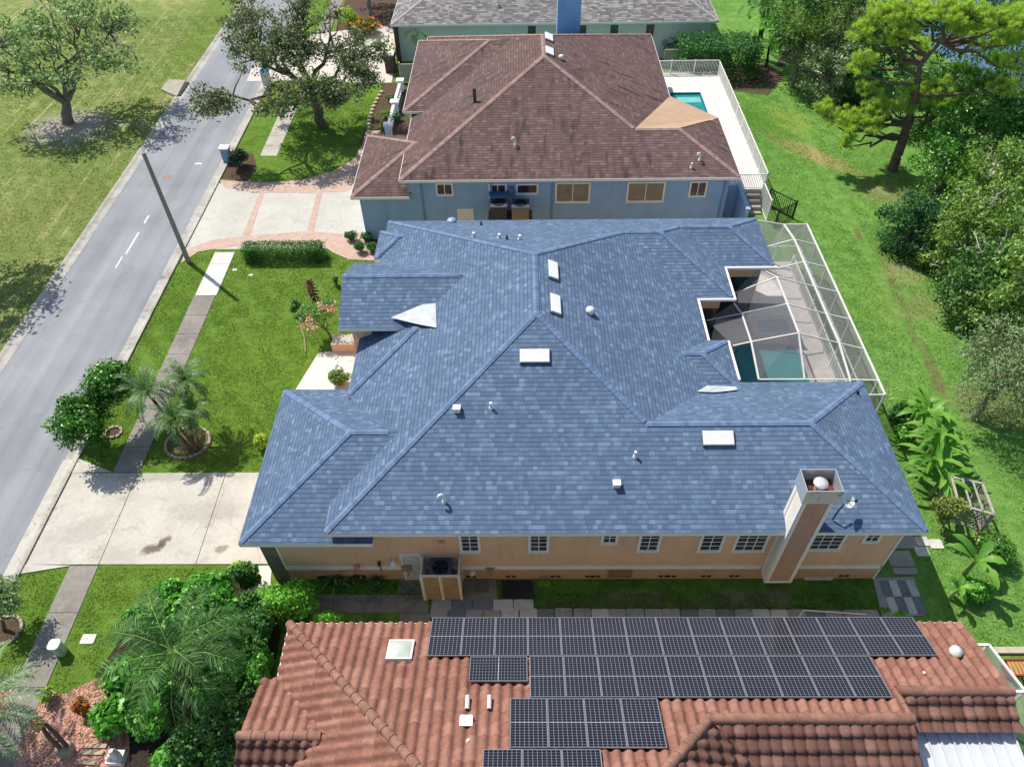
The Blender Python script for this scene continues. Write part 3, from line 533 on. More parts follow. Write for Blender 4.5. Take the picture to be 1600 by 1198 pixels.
x, y, z = PY(738, 893, WY); mb = MB(); mb.tube([(x, WY-.002, z), (x, WY-.1, z)], .13, 14); mb.tube([(x, WY-.1, z), (x, WY-.16, z)], .08, 12); mb.build('hose_hanger', WHITE, house)
# roof furniture: skylights and vents
nS, pS = (0, -S, 1), (0, ys, Ze); nE, pE = (S, 0, 1), (xe, 20, Ze); nN, pN = (0, S, 1), (0, yn, Ze)
def skylight(px, n, p0, lx, ly, par, hgt=.13, mat=None):
    c_ = Vector(PP(*px, n, p0, 0)); N_ = Vector(n).normalized(); e = Vector((0, 0, 1)).cross(N_).normalized(); g_ = N_.cross(e)
    mb = MB(); mb.obox(c_+N_*hgt*.3, e, g_, N_, lx/2, ly/2, hgt*.45); o = mb.build('skylight', METAL, par); d = MB(); d.obox(c_+N_*(hgt*.9), e, g_, N_, lx/2-.02, ly/2-.02, hgt*.22); d.build('dome', SKYL, o, .03)
skylight((835.5, 557), nS, pS, 1.22, .6, house); skylight((1121.5, 685), nS, pS, 1.22, .6, house); skylight((863, 424), nE, pE, 1.2, .5, house); skylight((866.5, 477), nE, pE, 1.2, .5, house)
def vent(px, n, p0, par, kind=0, r=.055, h=.3, mat=None):
    x, y, z = PP(*px, n, p0, 0); mb = MB()
    if kind == 0: mb.tube([(x, y, z-.1), (x, y, z+h)], r, 10); mb.tube([(x, y, z-.12), (x, y, z+.08)], [r*2.2, r*1.15], 10)
    elif kind == 1: mb.tube([(x, y, z-.1), (x, y, z+h*.6)], r*2, 12); mb.tube([(x, y, z+h*.55), (x, y, z+h*.8), (x, y, z+h)], [r*3.2, r*3, r*.8], 12)
    elif kind == 2:
        mb.box(x-.13, x+.13, y-.12, y+.12, z-.12, z+.16); mb.box(x-.15, x+.15, y-.16, y+.1, z+.16, z+.2)
    else: mb.tube([(x, y, z-.1), (x, y, z+.35), (x-.06, y-.02, z+.47), (x-.16, y-.05, z+.46), (x-.18, y-.06, z+.36)], .05, 9); mb.tube([(x, y, z-.12), (x, y, z+.1)], [.13, .06], 10)
    mb.build('roof_vent', mat or WHITE, par)
DG = plain('dark_grey_pipe', '3c4652', .6)
vent((714, 640), nS, pS, house, 2); vent((767, 637), nS, pS, house, 0); vent((992, 713), nS, pS, house, 0); vent((963, 757), nS, pS, house, 2); vent((694, 783), nS, pS, house, 3); vent((922, 489), nE, pE, house, 1, .06, .3)
for px, k in (((740, 370), 0), ((752, 352), 1), ((780, 372), 0), ((792, 374), 1), ((812, 374), 0)): vent(px, nN, pN, house, 0, .07 if k == 0 else .05, .24, mat=DG if k else None)
vent((706, 347), nN, pN, house, 1, .08, .2, plain('tin_vent', '8fa3b8', .5, .2))
vent((1340, 615), (S, 0, 1), (xE2, 18, Ze), house, 0, .05, .15, DARK)
# chimney
CX0, CX1, CY0, CY1, CZ0, CZ1 = 9.6, 10.84, 14.48, 15.3, .72, 6.55
ch = MB(); ch.box(CX0+.1, CX1-.1, CY0+.03, CY1, CZ0+.1, CZ1); chim = ch.build('chimney', siding('pink_siding', 'c2957c', .13), house)
tr = MB(); tr.box(CX0+.09, CX0+.22, CY0, CY0+.029, CZ0, CZ1); tr.box(CX1-.22, CX1-.09, CY0, CY0+.029, CZ0, CZ1); tr.box(CX0+.22, CX1-.22, CY0, CY0+.029, CZ0, CZ0+.12); tr.box(CX0+.06, CX0+.099, CY0+.0, CY0+.14, CZ0, CZ1); tr.box(CX0+.06, CX0+.099, CY1-.14, CY1+.02, 4.2, CZ1); tr.box(CX0+.06, CX0+.099, CY0+.14, WY, CZ0, CZ0+.12); tr.box(CX0+.06, CX0+.099, WY-.13, WY-.001, CZ0+.12, 4.05)
tr.build('corner_trim', WHITE, chim); sdw = MB(); sdw.box(CX0+.08, CX0+.098, CY0+.14, CY1-.14, CZ0+.12, CZ1); sdw.build('side_cladding', siding('white_cladding', 'e2d8cc', .13), chim)
sh_ = MB(); t = .03; za, zb = CZ1-.12, CZ1+.62
sh_.box(CX0, CX1, CY0-.06, CY0-.06+t, za, zb); sh_.box(CX0, CX1, CY1+.06-t, CY1+.06, za, zb); sh_.box(CX0, CX0+t, CY0-.06+t, CY1+.06-t, za, zb); sh_.box(CX1-t, CX1, CY0-.06+t, CY1+.06-t, za, zb)
k = NM('galvanised_shroud', .35, .5, .6); k.col(k.mix(k.step(k.noise(3, 5), .62, .75), srgb('d3d8dd'), srgb('8a5a3a'))); sh_.build('shroud', k.m, chim)
mb = MB(); mb.box(CX0+t, CX1-t, CY0-.03, CY1+.03, CZ1+.0, CZ1+.06); mb.build('chase_cover', plain('rusty_cover', '5a3524', .7, var=.4), chim)
mb = MB(); xc, yc = (CX0+CX1)/2+.02, (CY0+CY1)/2; mb.tube([(xc, yc, CZ1), (xc, yc, CZ1+.4)], .14, 14); mb.tube([(xc, yc, CZ1+.42), (xc, yc, CZ1+.47), (xc, yc, CZ1+.5)], [.25, .25, .1], 20); mb.build('flue_cap', plain('flue', 'd5d3cd', .4, .3), chim)
# ------------------------------------------------------------------ blue neighbour house
RED = [(0, srgb('64514d')), (.5, srgb('6c5753')), (.85, srgb('745f5a')), (1, srgb('7f6963'))]
SH_RED = shingle('red_brown_shingles', RED, .19, .32, streak=.8); CAPR = capmat('red_cap_shingles', '8a7068', 'a88c83')
BLUESID = siding('blue_siding', '93b6d8', .2)
bh = thing('house', 'blue house under a streaked red brown shingle roof with a tan patch', 'house', (1.5, 48, 0))
S2, Z2 = .405, 4.5; bxw, bxr, bys, byn = -7.2, 1.5, 38.4, 59.05; bw = bxr-bxw; bxe = 10.15; z2 = lambda h: Z2+S2*h
rf = MB(); brS, brN = (bxr, bys+bw, z2(bw)), (bxr, byn-bw, z2(bw)); hs = 3.3; sxe = 12.86; s2E = (sxe-hs, bys+hs, z2(hs)); s2W = (bxe-hs+.05, bys+hs, z2(hs)); tanN = (12.87, 45.5, Z2); tanJ = (bxe, 48.6, Z2)
rf.roof([(bxw, bys, Z2), (sxe, bys, Z2), s2E, s2W, brS]); rf.roof([(bxw, bys, Z2), brS, brN, (bxw, byn, Z2)]); rf.roof([(bxw, byn, Z2), brN, (bxe, byn, Z2)]); rf.roof([brS, s2W, tanJ, (bxe, byn, Z2), brN])
rf.add([(sxe, bys, Z2), tanN, s2E], [(0, 1, 2)]); rf.uv[len(rf.f)-1] = [(38.4, 0), (45.5, 0), (41.7, 3.5)]
# west wing and garage wing
wy0, wy1 = 46.2, 57.5; hw = (wy1-wy0)/2; wx = -7.75; wz = Z2+.35; wW = (wx+hw, wy0+hw, wz+S2*hw)
rf.roof([(wx, wy0, wz), wW, (wx, wy1, wz)]); rf.roof([(wx, wy0, wz), (-4.5, wy0, wz), (1.4, wy0+hw, wz+S2*hw), wW]); rf.roof([(wx, wy1, wz), (-4.5, wy1, wz), (1.4, wy0+hw, wz+S2*hw), wW])
gz2 = 3.3; gX, gY0, gY1 = -10.3, 38.55, 46.0; hg = (gY1-gY0)/2; gW = (gX+hg, gY0+hg, gz2+S2*hg)
rf.roof([(gX, gY0, gz2), (-6.75, gY0, gz2), (-5.2, gY0+hg, gz2+S2*hg), gW]); rf.roof([(gX, gY0, gz2), gW, (gX, gY1, gz2)]); rf.roof([(gX, gY1, gz2), (-6.75, gY1, gz2), (-5.2, gY0+hg, gz2+S2*hg), gW])
roof = rf.build('roof', SH_RED, bh); cap = MB()
for a, b_ in (((bxw, bys, Z2), brS), (brS, brN), (brN, (bxw, byn, Z2)), (brN, (bxe, byn, Z2)), (brS, s2W), (s2W, s2E), (s2E, (sxe, bys, Z2)), ((wx, wy0, wz), wW), (wW, (-3.2+1.8, wW[1], wW[2])), (wW, (wx, wy1, wz)), ((gX, gY0, gz2), gW), (gW, (-6.0, gW[1], gW[2])), (gW, (gX, gY1, gz2))): capline(cap, a, b_, .15)
cap.build('ridge_cap', CAPR, roof)
tn = MB(); up = (0, 0, .03); tn.add([tuple(np.array(p)+up) for p in (s2W, s2E, tanN, tanJ)], [(0, 1, 2), (0, 2, 3)]); tn.build('tan_patch', plain('tan_membrane', 'b4967c', .85, var=.1, scale=1.2), roof)
fs = MB(); fascia(fs, inset([(bxw, bys), (sxe, bys), (sxe, 45.5), (bxe, 48.6), (bxe, byn), (bxw, byn)], .02), Z2, .16, .1); fascia(fs, [(gX+.02, gY1), (gX+.02, gY0+.02), (-6.75, gY0+.02)], gz2, .16, .1, skip=(2,)); fascia(fs, [(wx+.02, wy1), (wx+.02, wy0+.02), (-6, wy0+.02)], wz, .16, .1, skip=(2,))
fs.build('fascia', WHITE, roof)
wm = MB(); BY = bys+.45; wm.prism([(bxw+.45, BY), (sxe-.45, BY), (sxe-.45, 45.0), (bxe-.45, 48.2), (bxe-.45, byn-.45), (bxw+.45, byn-.45)], 0, Z2-.02); wm.prism([(gX+.45, BY+.0), (bxw+.449, BY), (bxw+.449, gY1-.45), (gX+.45, gY1-.45)], 0, gz2-.02); wm.prism([(wx+.45, wy0+.45), (bxw+.44, wy0+.45), (bxw+.44, wy1-.45), (wx+.45, wy1-.45)], 0, wz-.02); wm.build('wall', BLUESID, bh)
def bwin(ua, va, ub, vb, cc, rr_, gm=None, fw=.1):
    a, c_ = PY(ua, va, BY), PY(ub, vb, BY); return window(bh, a[0], c_[0], c_[2], a[2], BY, cc, rr_, fw, None, gm, mt=.05)
BLINDS = plain('closed_blinds', '8d8272', .5, var=.15, scale=3)
bwin(680, 286, 709, 305, 2, 1); bwin(763, 287, 792, 309, 2, 1); bwin(806, 287, 841, 303, 1, 1); bwin(868, 285, 921, 316, 2, 1, BLINDS); bwin(981, 284, 1036, 315, 2, 1, BLINDS); bwin(1079, 283, 1102, 307, 2, 1)
a, c_ = PY(714, 326, BY), PY(741, 345, BY); mb = MB(); mb.box(a[0], c_[0], BY-.05, BY-.002, .0, a[2]); mb.build('door', WHITE, bh)
for u in (659, 863, 1130, 768): x = PY(u, 300, BY)[0]; mb = MB(); mb.box(x-.05, x+.05, BY-.09, BY-.002, .1, Z2-.2); mb.build('downspout', plain('blue_pipe', '6f93b6', .5), bh)
x, y, z = PY(799, 298, BY); mb = MB(); mb.box(x-.15, x+.15, BY-.14, BY-.002, z-.3, z+.3); mb.build('meter_box', plain('blue_box', '557a9e', .5), bh)
n2S, p2S, n2E, p2E = (0, -S2, 1), (0, bys, Z2), (S2, 0, 1), (bxe, 40, Z2)
skylight((857, 60), n2E, p2E, 1.1, .6, bh); skylight((858, 82), n2E, p2E, 1.1, .6, bh); vent((877, 93), n2E, p2E, bh, 1); vent((805, 226), n2S, p2S, bh, 3); vent((1080, 262), n2S, p2S, bh, 0); vent((1093, 250), n2S, p2S, bh, 3); vent((742, 160), (-S2, 0, 1), (bxw, 40, Z2), bh, 0, .1, .9, DG)
mb = MB(); x, y, z = P(888, 44, 6.0); mb.box(x-.85, x+.85, y-.4, y+.6, 4.2, 8.6); chb = mb.build('chimney', siding('blue_chimney_siding', '86bbe6', .3), bh); mb = MB(); mb.box(x-.92, x+.92, y-.47, y+.67, 8.6, 8.72); mb.box(x-.6, x+.6, y-.2, y+.4, 8.72, 8.85); mb.build('chimney_cap', plain('chimney_cap', '6a8a94', .5), chb)
# screen wall beside the house, condensers, deck, pool, railing
mb = MB(); x0 = sxe-.45; mb.box(x0+.95, x0+1.1, BY-1.4, BY+1.3, 0, 2.9); mb.box(x0+.01, x0+.949, BY+1.15, BY+1.3, 0, 2.9); o = mb.build('screen_wall', BLUESID); tag(o, 'blue L shaped screen wall at the east end of the blue house', 'wall'); mb = MB(); mb.box(x0+.9, x0+1.15, BY-1.45, BY+1.35, 2.9, 2.98); mb.build('wall_cap', plain('cap_blue', '9cb8cf', .6), o)
def condenser(name, label, x, y, z0, sx, sy, h, body, group=None, top=True):
    r_ = thing(name, label, 'air conditioner', (x, y, z0), group); mb = MB(); mb.box(x-sx/2, x+sx/2, y-sy/2, y+sy/2, z0+.06, z0+h-.05)
    for k in range(int(sx/.07)): xx = x-sx/2+.035+k*.07; mb.box(xx-.012, xx+.012, y-sy/2-.015, y-sy/2-.001, z0+.1, z0+h-.1)
    for k in range(int(sy/.07)): yy = y-sy/2+.035+k*.07; mb.box(x-sx/2-.015, x-sx/2-.001, yy-.012, yy+.012, z0+.1, z0+h-.1)
    mb.build('cabinet', body, r_)
    mb = MB(); mb.box(x-sx/2-.03, x+sx/2+.03, y-sy/2-.03, y+sy/2+.03, z0+h-.05, z0+h); mb.build('lid', plain('condenser_lid', '4a4f5c', .5), r_)
    mb = MB(); mb.tube([(x, y, z0+h), (x, y, z0+h+.012)], min(sx, sy)*.42, 24); fan = mb.build('fan_well', BLACK, r_)
    mb = MB(); R_ = min(sx, sy)*.4
    for k in range(5):
        a = k*2*math.pi/5; mb.add([(x+R_*.15*math.cos(a), y+R_*.15*math.sin(a), z0+h+.016), (x+R_*math.cos(a), y+R_*math.sin(a), z0+h+.018), (x+R_*math.cos(a+.6), y+R_*math.sin(a+.6), z0+h+.028)], [(0, 1, 2)])
    mb.tube([(x, y, z0+h+.015), (x, y, z0+h+.04)], R_*.2, 12); mb.build('fan', plain('fan_blade', '2d313a', .4), fan)
    mb = MB(); 
    for k in range(10): a = k*math.pi/10; mb.beam((x-R_*math.cos(a), y-R_*math.sin(a), z0+h+.05), (x+R_*math.cos(a), y+R_*math.sin(a), z0+h+.05), .008, .008)
    mb.build('guard', DARK, fan)
    return r_
x, y, z = P(778, 334, .4); condenser('air_conditioner', 'dark grey air conditioner by the blue house wall under a small window', -1.35, BY-.95, 2.15, .95, .9, 1.1, plain('condenser_dark', '43474f', .5))
x, y, z = P(811, 334, .4); condenser('air_conditioner', 'beige grey air conditioner by the blue house wall, right of the dark one', -.05, BY-.95, 2.15, 1.0, .9, 1.05, plain('condenser_beige', '8b8578', .5))
mb = MB(); mb.box(-2.0, .65, BY-1.5, BY-.1, 2.02, 2.14)
for x in (-1.95, .5): mb.box(x, x+.1, BY-1.48, BY-1.38, 0, 2.019); mb.box(x, x+.1, BY-.22, BY-.12, 0, 2.019)
o = mb.build('equipment_platform', plain('platform_wood', '6f655a', .8)); tag(o, 'raised wooden platform under the two air conditioners of the blue house', 'platform')
mb = MB(); mb.box(-1.95, -.75, BY-.12, BY-.02, 3.25, 3.45); mb.box(-1.9, -.8, BY-.6, BY-.121, 3.38, 3.45); o = mb.build('awning', plain('blue_awning', '3f6d96', .6), bh)
DK = 1.0; deckm = pavers('white_pool_deck', ('d2cec6', 'dcd9d2'), 2.5, 'bdb8b0'); dx0, dx1, dy0, dy1 = 10.2, 16.1, 42.6, 59.9
bp = [P(1050, 145, DK)[:2], P(1092, 143, DK)[:2], P(1112, 176, DK)[:2]]; px0, px1, py0, py1 = 11.0, 14.15, 48.9, 56.5
mb = MB(); mb.prism([(sxe-.1, dy0), (dx1, dy0), (dx1, py0), (bxe, py0), (bxe, 48.7), (sxe-.1, 45.6)], 0, DK); mb.prism([(px1, py0+.001), (dx1, py0+.001), (dx1, dy1), (px1, dy1)], 0, DK); mb.prism([(bxe-.2, py1), (px1-.001, py1), (px1-.001, dy1), (bxe-.2, dy1)], 0, DK); mb.prism([(bxe-.2, py0+.001), (px0, py0+.001), (px0, py1-.001), (bxe-.2, py1-.001)], 0, DK); tag(mb.build('pool_deck', deckm), kind='structure')
WATERB = glassy('pool_water', '1d8f8c', .06, .5)
po = thing('swimming_pool', 'small turquoise pool on the white deck beside the blue house', 'pool', (12.5, 53, 0)); mb = MB(); mb.box(px0+.01, px1-.01, py0+.01, py1-.01, .1, DK-.12); mb.build('water', WATERB, po); mb = MB()
mb.box(px0+.005, px0+.06, py0+.005, py1-.005, DK-.119, DK+.01); mb.box(px1-.06, px1-.005, py0+.005, py1-.005, DK-.119, DK+.01); mb.box(px0+.06, px1-.06, py1-.06, py1-.005, DK-.119, DK+.01); mb.build('coping', plain('blue_coping', '2e6f8c', .4), po); mb = MB(); mb.box(12.2, 14.0, py1-1.5, py1-.6, DK-.119, DK-.1); mb.build('step', plain('pool_step', '6fb9b6', .4), po)
def railing(name, label, pts, z, h, mat, group=None, gap=.12, post=1.8, bw_=.03, cat='railing'):
    r_ = thing(name, label, cat, (*pts[0], z), group); rls, bl, ps = (MB(), MB()), MB(), MB()
    for i in range(len(pts)-1):
        a, b_ = Vector((*pts[i], 0)), Vector((*pts[i+1], 0)); L = (b_-a).length; d = (b_-a)/L
        for zz, rl in zip((z+.1, z+h-.03), rls): rl.beam(a+Vector((0, 0, zz)), b_+Vector((0, 0, zz)), .05, .05)
        k = 0
        while k*gap < L: p = a+d*k*gap; bl.beam(p+Vector((0, 0, z+.1)), p+Vector((0, 0, z+h-.03)), bw_, bw_, d); k += 1
        n = max(1, round(L/post))
        for k in range(n+1): p = a+d*L*k/n; ps.beam(p+Vector((0, 0, z)), p+Vector((0, 0, z+h+.05)), .08, .08, d)
    [rl.build('rail', mat, r_) for rl in rls]; bl.build('balusters', mat, r_); ps.build('posts', mat, r_); return r_
RX = 16.05
railing('railing', 'long white railing round the pool deck of the blue house', [(bxe+.2, dy1-.1), (RX, dy1-.1), (RX, dy0+.1), (14.0, dy0+.1)], DK, 1.1, WHITE)
mb = MB()
for i in range(4): mb.box(14.3, 15.7, dy0-.35*(i+1), dy0-.35*i-.001, 0, DK-.22*(i+1)+.0)
o = mb.build('deck_steps', plain('grey_step', '9b958c', .8)); tag(o, 'grey steps running down from the white pool deck beside the blue screen wall', 'steps')
railing('railing', 'short white stair railing beside the grey deck steps', [(15.85, dy0-.1), (15.85, dy0-2.2)], 0, 1.6, WHITE, gap=.12)
railing('fence', 'dark metal garden fence behind the white stair railing', [(16.3, dy0-.4), (17.6, dy0-1.9), (16.2, dy0-2.9)], 0, 1.3, DARK, gap=.14, cat='fence')
# ------------------------------------------------------------------ grey house at the back
gh = thing('house', 'pale green house with a grey shingle roof behind the blue house', 'house', (3, 70, 0)); Zg3 = 3.3; GX0, GX1, GY0, GY1 = -10.95, 16.7, 64.6, 80; hh = (GY1-GY0)/2; rf = MB(); a = (GX0+hh, GY0+hh, Zg3+.42*hh); c_ = (GX1-hh, GY0+hh, Zg3+.42*hh)
rf.roof([(GX0, GY0, Zg3), (GX1, GY0, Zg3), c_, a]); rf.roof([(GX0, GY0, Zg3), a, (GX0, GY1, Zg3)]); rf.roof([(GX1, GY0, Zg3), c_, (GX1, GY1, Zg3)]); rf.roof([(GX0, GY1, Zg3), (GX1, GY1, Zg3), c_, a])
SH_G = shingle('grey_shingles', [(0, srgb('6a6766')), (.5, srgb('85817f')), (1, srgb('a5a19d'))], .2, .4, streak=.25); ro = rf.build('roof', SH_G, gh); cap = MB(); capline(cap, (GX0, GY0, Zg3), a, .15); cap.build('ridge_cap', plain('grey_cap', 'a39f9b', .9), ro); cap = MB(); capline(cap, (GX1, GY0, Zg3), c_, .15); cap.build('ridge_cap', plain('grey_cap', 'a39f9b', .9), ro)
fs = MB(); fascia(fs, inset([(GX0, GY0), (GX1, GY0), (GX1, GY1), (GX0, GY1)], .02), Zg3, .16, .1); fs.build('fascia', WHITE, ro); mb = MB(); mb.box(GX0+.5, GX1-.5, GY0+.5, GY1-.5, 0, Zg3-.02); mb.build('wall', plain('sage_wall', 'd3d9cb', .8, var=.06, scale=1), gh)
for u in (831, 876, 910, 960, 1016): x = PY(u, 44, GY0+.5)[0]; window(gh, x-.32, x+.32, .6, 2.85, GY0+.5, 1, 2, .05, plain('dark_frame', '3c3e3c', .5))
mb = MB(); mb.box(GX0+.2, GX0+.49, GY0-.1, GY0+2.6, 0, 3.0); mb.box(GX0-.6, GX0+.19, GY0-1.9, GY0-.8, 0, 1.5); o = mb.build('garden_wall', plain('dark_brick', '57463f', .9, var=.2, scale=4)); tag(o, 'dark brown garden wall at the left corner of the grey roofed house', 'wall'); mb = MB(); mb.box(GX0-.65, GX0+.24, GY0-1.95, GY0-.75, 1.5, 1.58); mb.build('coping', OFFW, o)
vent((778, 8), (0, -.42, 1), (0, GY0, Zg3), gh, 3)
# beige fence, planter wall with balusters
x, y, z = P(632, 130, 0); mb = MB(); mb.box(x-.2, x+2.8, y-.05, y+.05, .1, 1.6); o = mb.build('fence', plain('beige_fence', 'a9a48f', .7, var=.08)); tag(o, 'solid beige fence panel between the blue house and the dark garden wall', 'fence'); mb = MB(); mb.box(x-.32, x-.2, y-.07, y+.07, 0, 1.75); mb.build('post', plain('beige_post', 'c2bdab', .7), o)
for ua, ub in ((1036, 1065), (1070, 1105)):
    a, c_ = P(ua, 108, 0), P(ub, 108, 0); mb = MB(); mb.box(a[0], c_[0], a[1]+.3, a[1]+.4, .1, 1.5); o = mb.build('beige_fence', plain('beige_fence', 'a9a48f')); tag(o, '%s beige fence panel in front of the clipped hedge behind the white railing' % ('left' if ua < 1050 else 'right'), 'fence')
r_ = thing('balustrade', 'low white balustrade with square pedestals beside the blue house front bed', 'balustrade', (*P(608, 210)[:2], 0)); pa, pb = Vector((*P(608, 212)[:2], 0)), Vector((*P(627, 142)[:2], 0)); mb = MB(); mb.beam(pa+Vector((0, 0, .75)), pb+Vector((0, 0, .75)), .22, .1); mb.beam(pa+Vector((0, 0, .1)), pb+Vector((0, 0, .1)), .22, .2); mb.build('rail', WHITE, r_); 
for k in range(16): p = pa.lerp(pb, (k+.5)/16); mb = MB(); mb.tube([p+Vector((0, 0, .2)), p+Vector((0, 0, .38)), p+Vector((0, 0, .55)), p+Vector((0, 0, .7))], [.05, .09, .05, .05], 8); mb.build('baluster', WHITE, r_)
for k in (0, .5, 1): p = pa.lerp(pb, k); mb = MB(); mb.box(p.x-.24, p.x+.24, p.y-.24, p.y+.24, 0, .85); mb.box(p.x-.31, p.x+.31, p.y-.31, p.y+.31, .85, .95); mb.build('pedestal', WHITE, r_)
# ------------------------------------------------------------------ tile roofed house in front
TZ, TS, TY = 3.5, .40, 11.45
th = thing('house', 'house with a terracotta tile roof and solar panels along the bottom of the photo', 'house', (3, 6, 0))
def tilemat(name, c1, c2, c3, per, course, stain):
    k = NM(name, .85, .2); uv = k.n('TexCoord', 2); sp = k.t.nodes.new('ShaderNodeSeparateXYZ'); k.put(sp.inputs[0], uv); cu = k.math('FLOOR', k.math('DIVIDE', sp.outputs[0], per)); cv = k.math('FLOOR', k.math('DIVIDE', sp.outputs[1], course))
    r = k.n('TexWhiteNoise', 0, {'noise_dimensions': '2D'}, Vector=k.n('CombineXYZ', X=cu, Y=cv)); c = k.ramp(r, [(0, srgb(c1)), (.6, srgb(c2)), (1, srgb(c3))])
    c = k.mix(.7, c, k.ramp(k.noise(6, 6, rough=.7), [(.3, (.62, .6, .6)), (.7, (1.25, 1.22, 1.2))]), 'MULTIPLY'); c = k.mix(k.math('MULTIPLY', k.step(k.noise(1.6, 7, rough=.75), .5, .72), stain*.8), c, srgb('4a3a36'))
    pf = k.math('FRACT', k.math('DIVIDE', sp.outputs[0], per)); pan = k.math('MAXIMUM', k.step(pf, .16, .04), k.step(pf, .76, .84)); c = k.mix(k.math('MULTIPLY', k.math('MULTIPLY', pan, k.step(k.noise(2.2, 5), .3, .6)), .42), c, srgb('503c34')); k.col(c); k.bump(k.noise(25, 3), .3, .02); return k.m  # patchy brown in the pans: groove shade put into the colour, plus mould
TP, TCo = .345, .43
TILE = tilemat('terracotta_tiles', '895f50', '94695a', 'a07666', TP, TCo, .35); TILED = tilemat('shaded_tiles', '694b42', '78574c', '8b695c', TP, TCo, .6); RIDGET = tilemat('ridge_tiles', '8f6656', '99705f', 'a37b6a', .4, .4, .3)  # TILED: darker, more stained copy; shade of slopes turned from sun put into colour
def tileplane(name, poly, mat, par, amp=.105, lift=0., flatp=False):
    p = [Vector(q) for q in poly]; n = Vector((0, 0, 0))
    for i in range(len(p)): n += p[i].cross(p[(i+1) % len(p)])
    n.normalize()
    if n.z < 0: n = -n; p = p[::-1]
    e = Vector((0, 0, 1)).cross(n).normalized(); g_ = n.cross(e); us = [q.dot(e) for q in p]; vs_ = [q.dot(g_) for q in p]; d0 = p[0].dot(n)
    u = np.arange(math.floor(min(us)/TP)*TP, max(us)+TP, TP/8); v0 = math.floor(min(vs_)/TCo); v1 = math.ceil(max(vs_)/TCo); v = np.concatenate([[(k+a)*TCo for a in (0.004, .35, .7, .998)] for k in range(v0, v1)])
    ph = (u/TP) % 1; prof = amp*(np.maximum(0, np.cos((ph-.4)*2*math.pi*.68))**.6) if not flatp else amp*(.35+.65*np.abs(np.sin(ph*math.pi))**.55)
    fr = (v/TCo) % 1; st = .055*(1-fr); rng = np.random.default_rng(3); U, Vv = np.meshgrid(u, v); hgt = prof[None, :]*(1-.12*fr[:, None])+st[:, None]+lift
    cu = np.floor(U/TP).astype(int); cv = np.floor(Vv/TCo).astype(int); hgt = hgt+.012*(((cu*73856093) ^ (cv*19349663)) % 97)/97
    E, G_, N_ = (np.array(t) for t in (e, g_, n)); Q = U[..., None]*E+Vv[..., None]*G_+(d0+hgt)[..., None]*N_; h_, w_ = U.shape
    me = bpy.data.meshes.new(name); idx = np.arange(h_*w_).reshape(h_, w_); F = np.stack([idx[:-1, :-1], idx[:-1, 1:], idx[1:, 1:], idx[1:, :-1]], -1).reshape(-1, 4)
    bm = bmesh.new(); tmp = bpy.data.meshes.new('t'); tmp.from_pydata(Q.reshape(-1, 3).tolist(), [], F.tolist()); bm.from_mesh(tmp); bpy.data.meshes.remove(tmp)
    for i in range(len(p)):
        a, b_ = p[i], p[(i+1) % len(p)]; no = (b_-a).cross(n)
        bmesh.ops.bisect_plane(bm, geom=bm.verts[:]+bm.edges[:]+bm.faces[:], dist=1e-5, plane_co=a, plane_no=no, clear_outer=True)
    ul = bm.loops.layers.uv.new('UVMap'); O = org(par)
    for f in bm.faces:
        f.smooth = True
        for l in f.loops: l[ul].uv = (l.vert.co.dot(e)+1e-4, l.vert.co.dot(g_)+1e-4)
    for vv in bm.verts: vv.co -= O
    bm.to_mesh(me); bm.free(); me.materials.append(mat); o = bpy.data.objects.new(name, me); C.objects.link(o); o.parent = par; return o
zt = lambda y: TZ+TS*(TY-y)
nT, pT = (0, TS, 1), (0, TY, TZ)
cNW = P(452, 982, TZ); cNW = (cNW[0], TY, TZ)
kx = 7.5; top = (cNW[0]+kx, TY-kx, TZ+TS*kx)
J1 = PP(1108, 1123, nT, pT); J2 = PP(1424, 1123, nT, pT); yr = (J1[1]+J2[1])/2; hr = TY-yr; J1 = (J1[0], yr, zt(yr)); J2 = (J2[0], yr, zt(yr))
K1 = PP(1399, 1080, nT, pT); K2 = PP(1579, 1080, nT, pT); yk = (K1[1]+K2[1])/2; K1 = (K1[0], yk, zt(yk)); K2 = (K2[0], yk, zt(yk))
cNE = (K2[0], TY, TZ); mt_ = (J1[0]-(top[1]*-1+J1[1]), top[1], top[2])
Mt = (J1[0]-(J1[1]-top[1]), top[1], top[2])
rt = MB(); bs_ = [(cNW[0]+.4, TY-.4), (cNE[0]-.3, TY-.4), (cNE[0]-.3, yk-1.0), (J2[0]-.3, yk-1.0), (J2[0]-.3, -2), (cNW[0]+.4, -2)]; rt.prism(bs_, 0, TZ-.1); rt.build('wall', plain('cream_stucco', 'c9b79c', .85), th)
under = MB(); dn = lambda q, d=.06: (q[0], q[1], q[2]-d)
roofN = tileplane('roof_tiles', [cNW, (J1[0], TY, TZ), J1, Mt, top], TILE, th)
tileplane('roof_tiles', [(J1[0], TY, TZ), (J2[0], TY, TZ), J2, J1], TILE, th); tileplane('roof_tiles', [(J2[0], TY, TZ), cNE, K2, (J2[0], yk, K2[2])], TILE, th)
Wl = (cNW[0], top[1], TZ); roofW = tileplane('roof_tiles', [cNW, top, (cNW[0]+kx, TY-2*kx, TZ+TS*kx), (cNW[0], TY-2*kx-kx, TZ)], TILE, th)
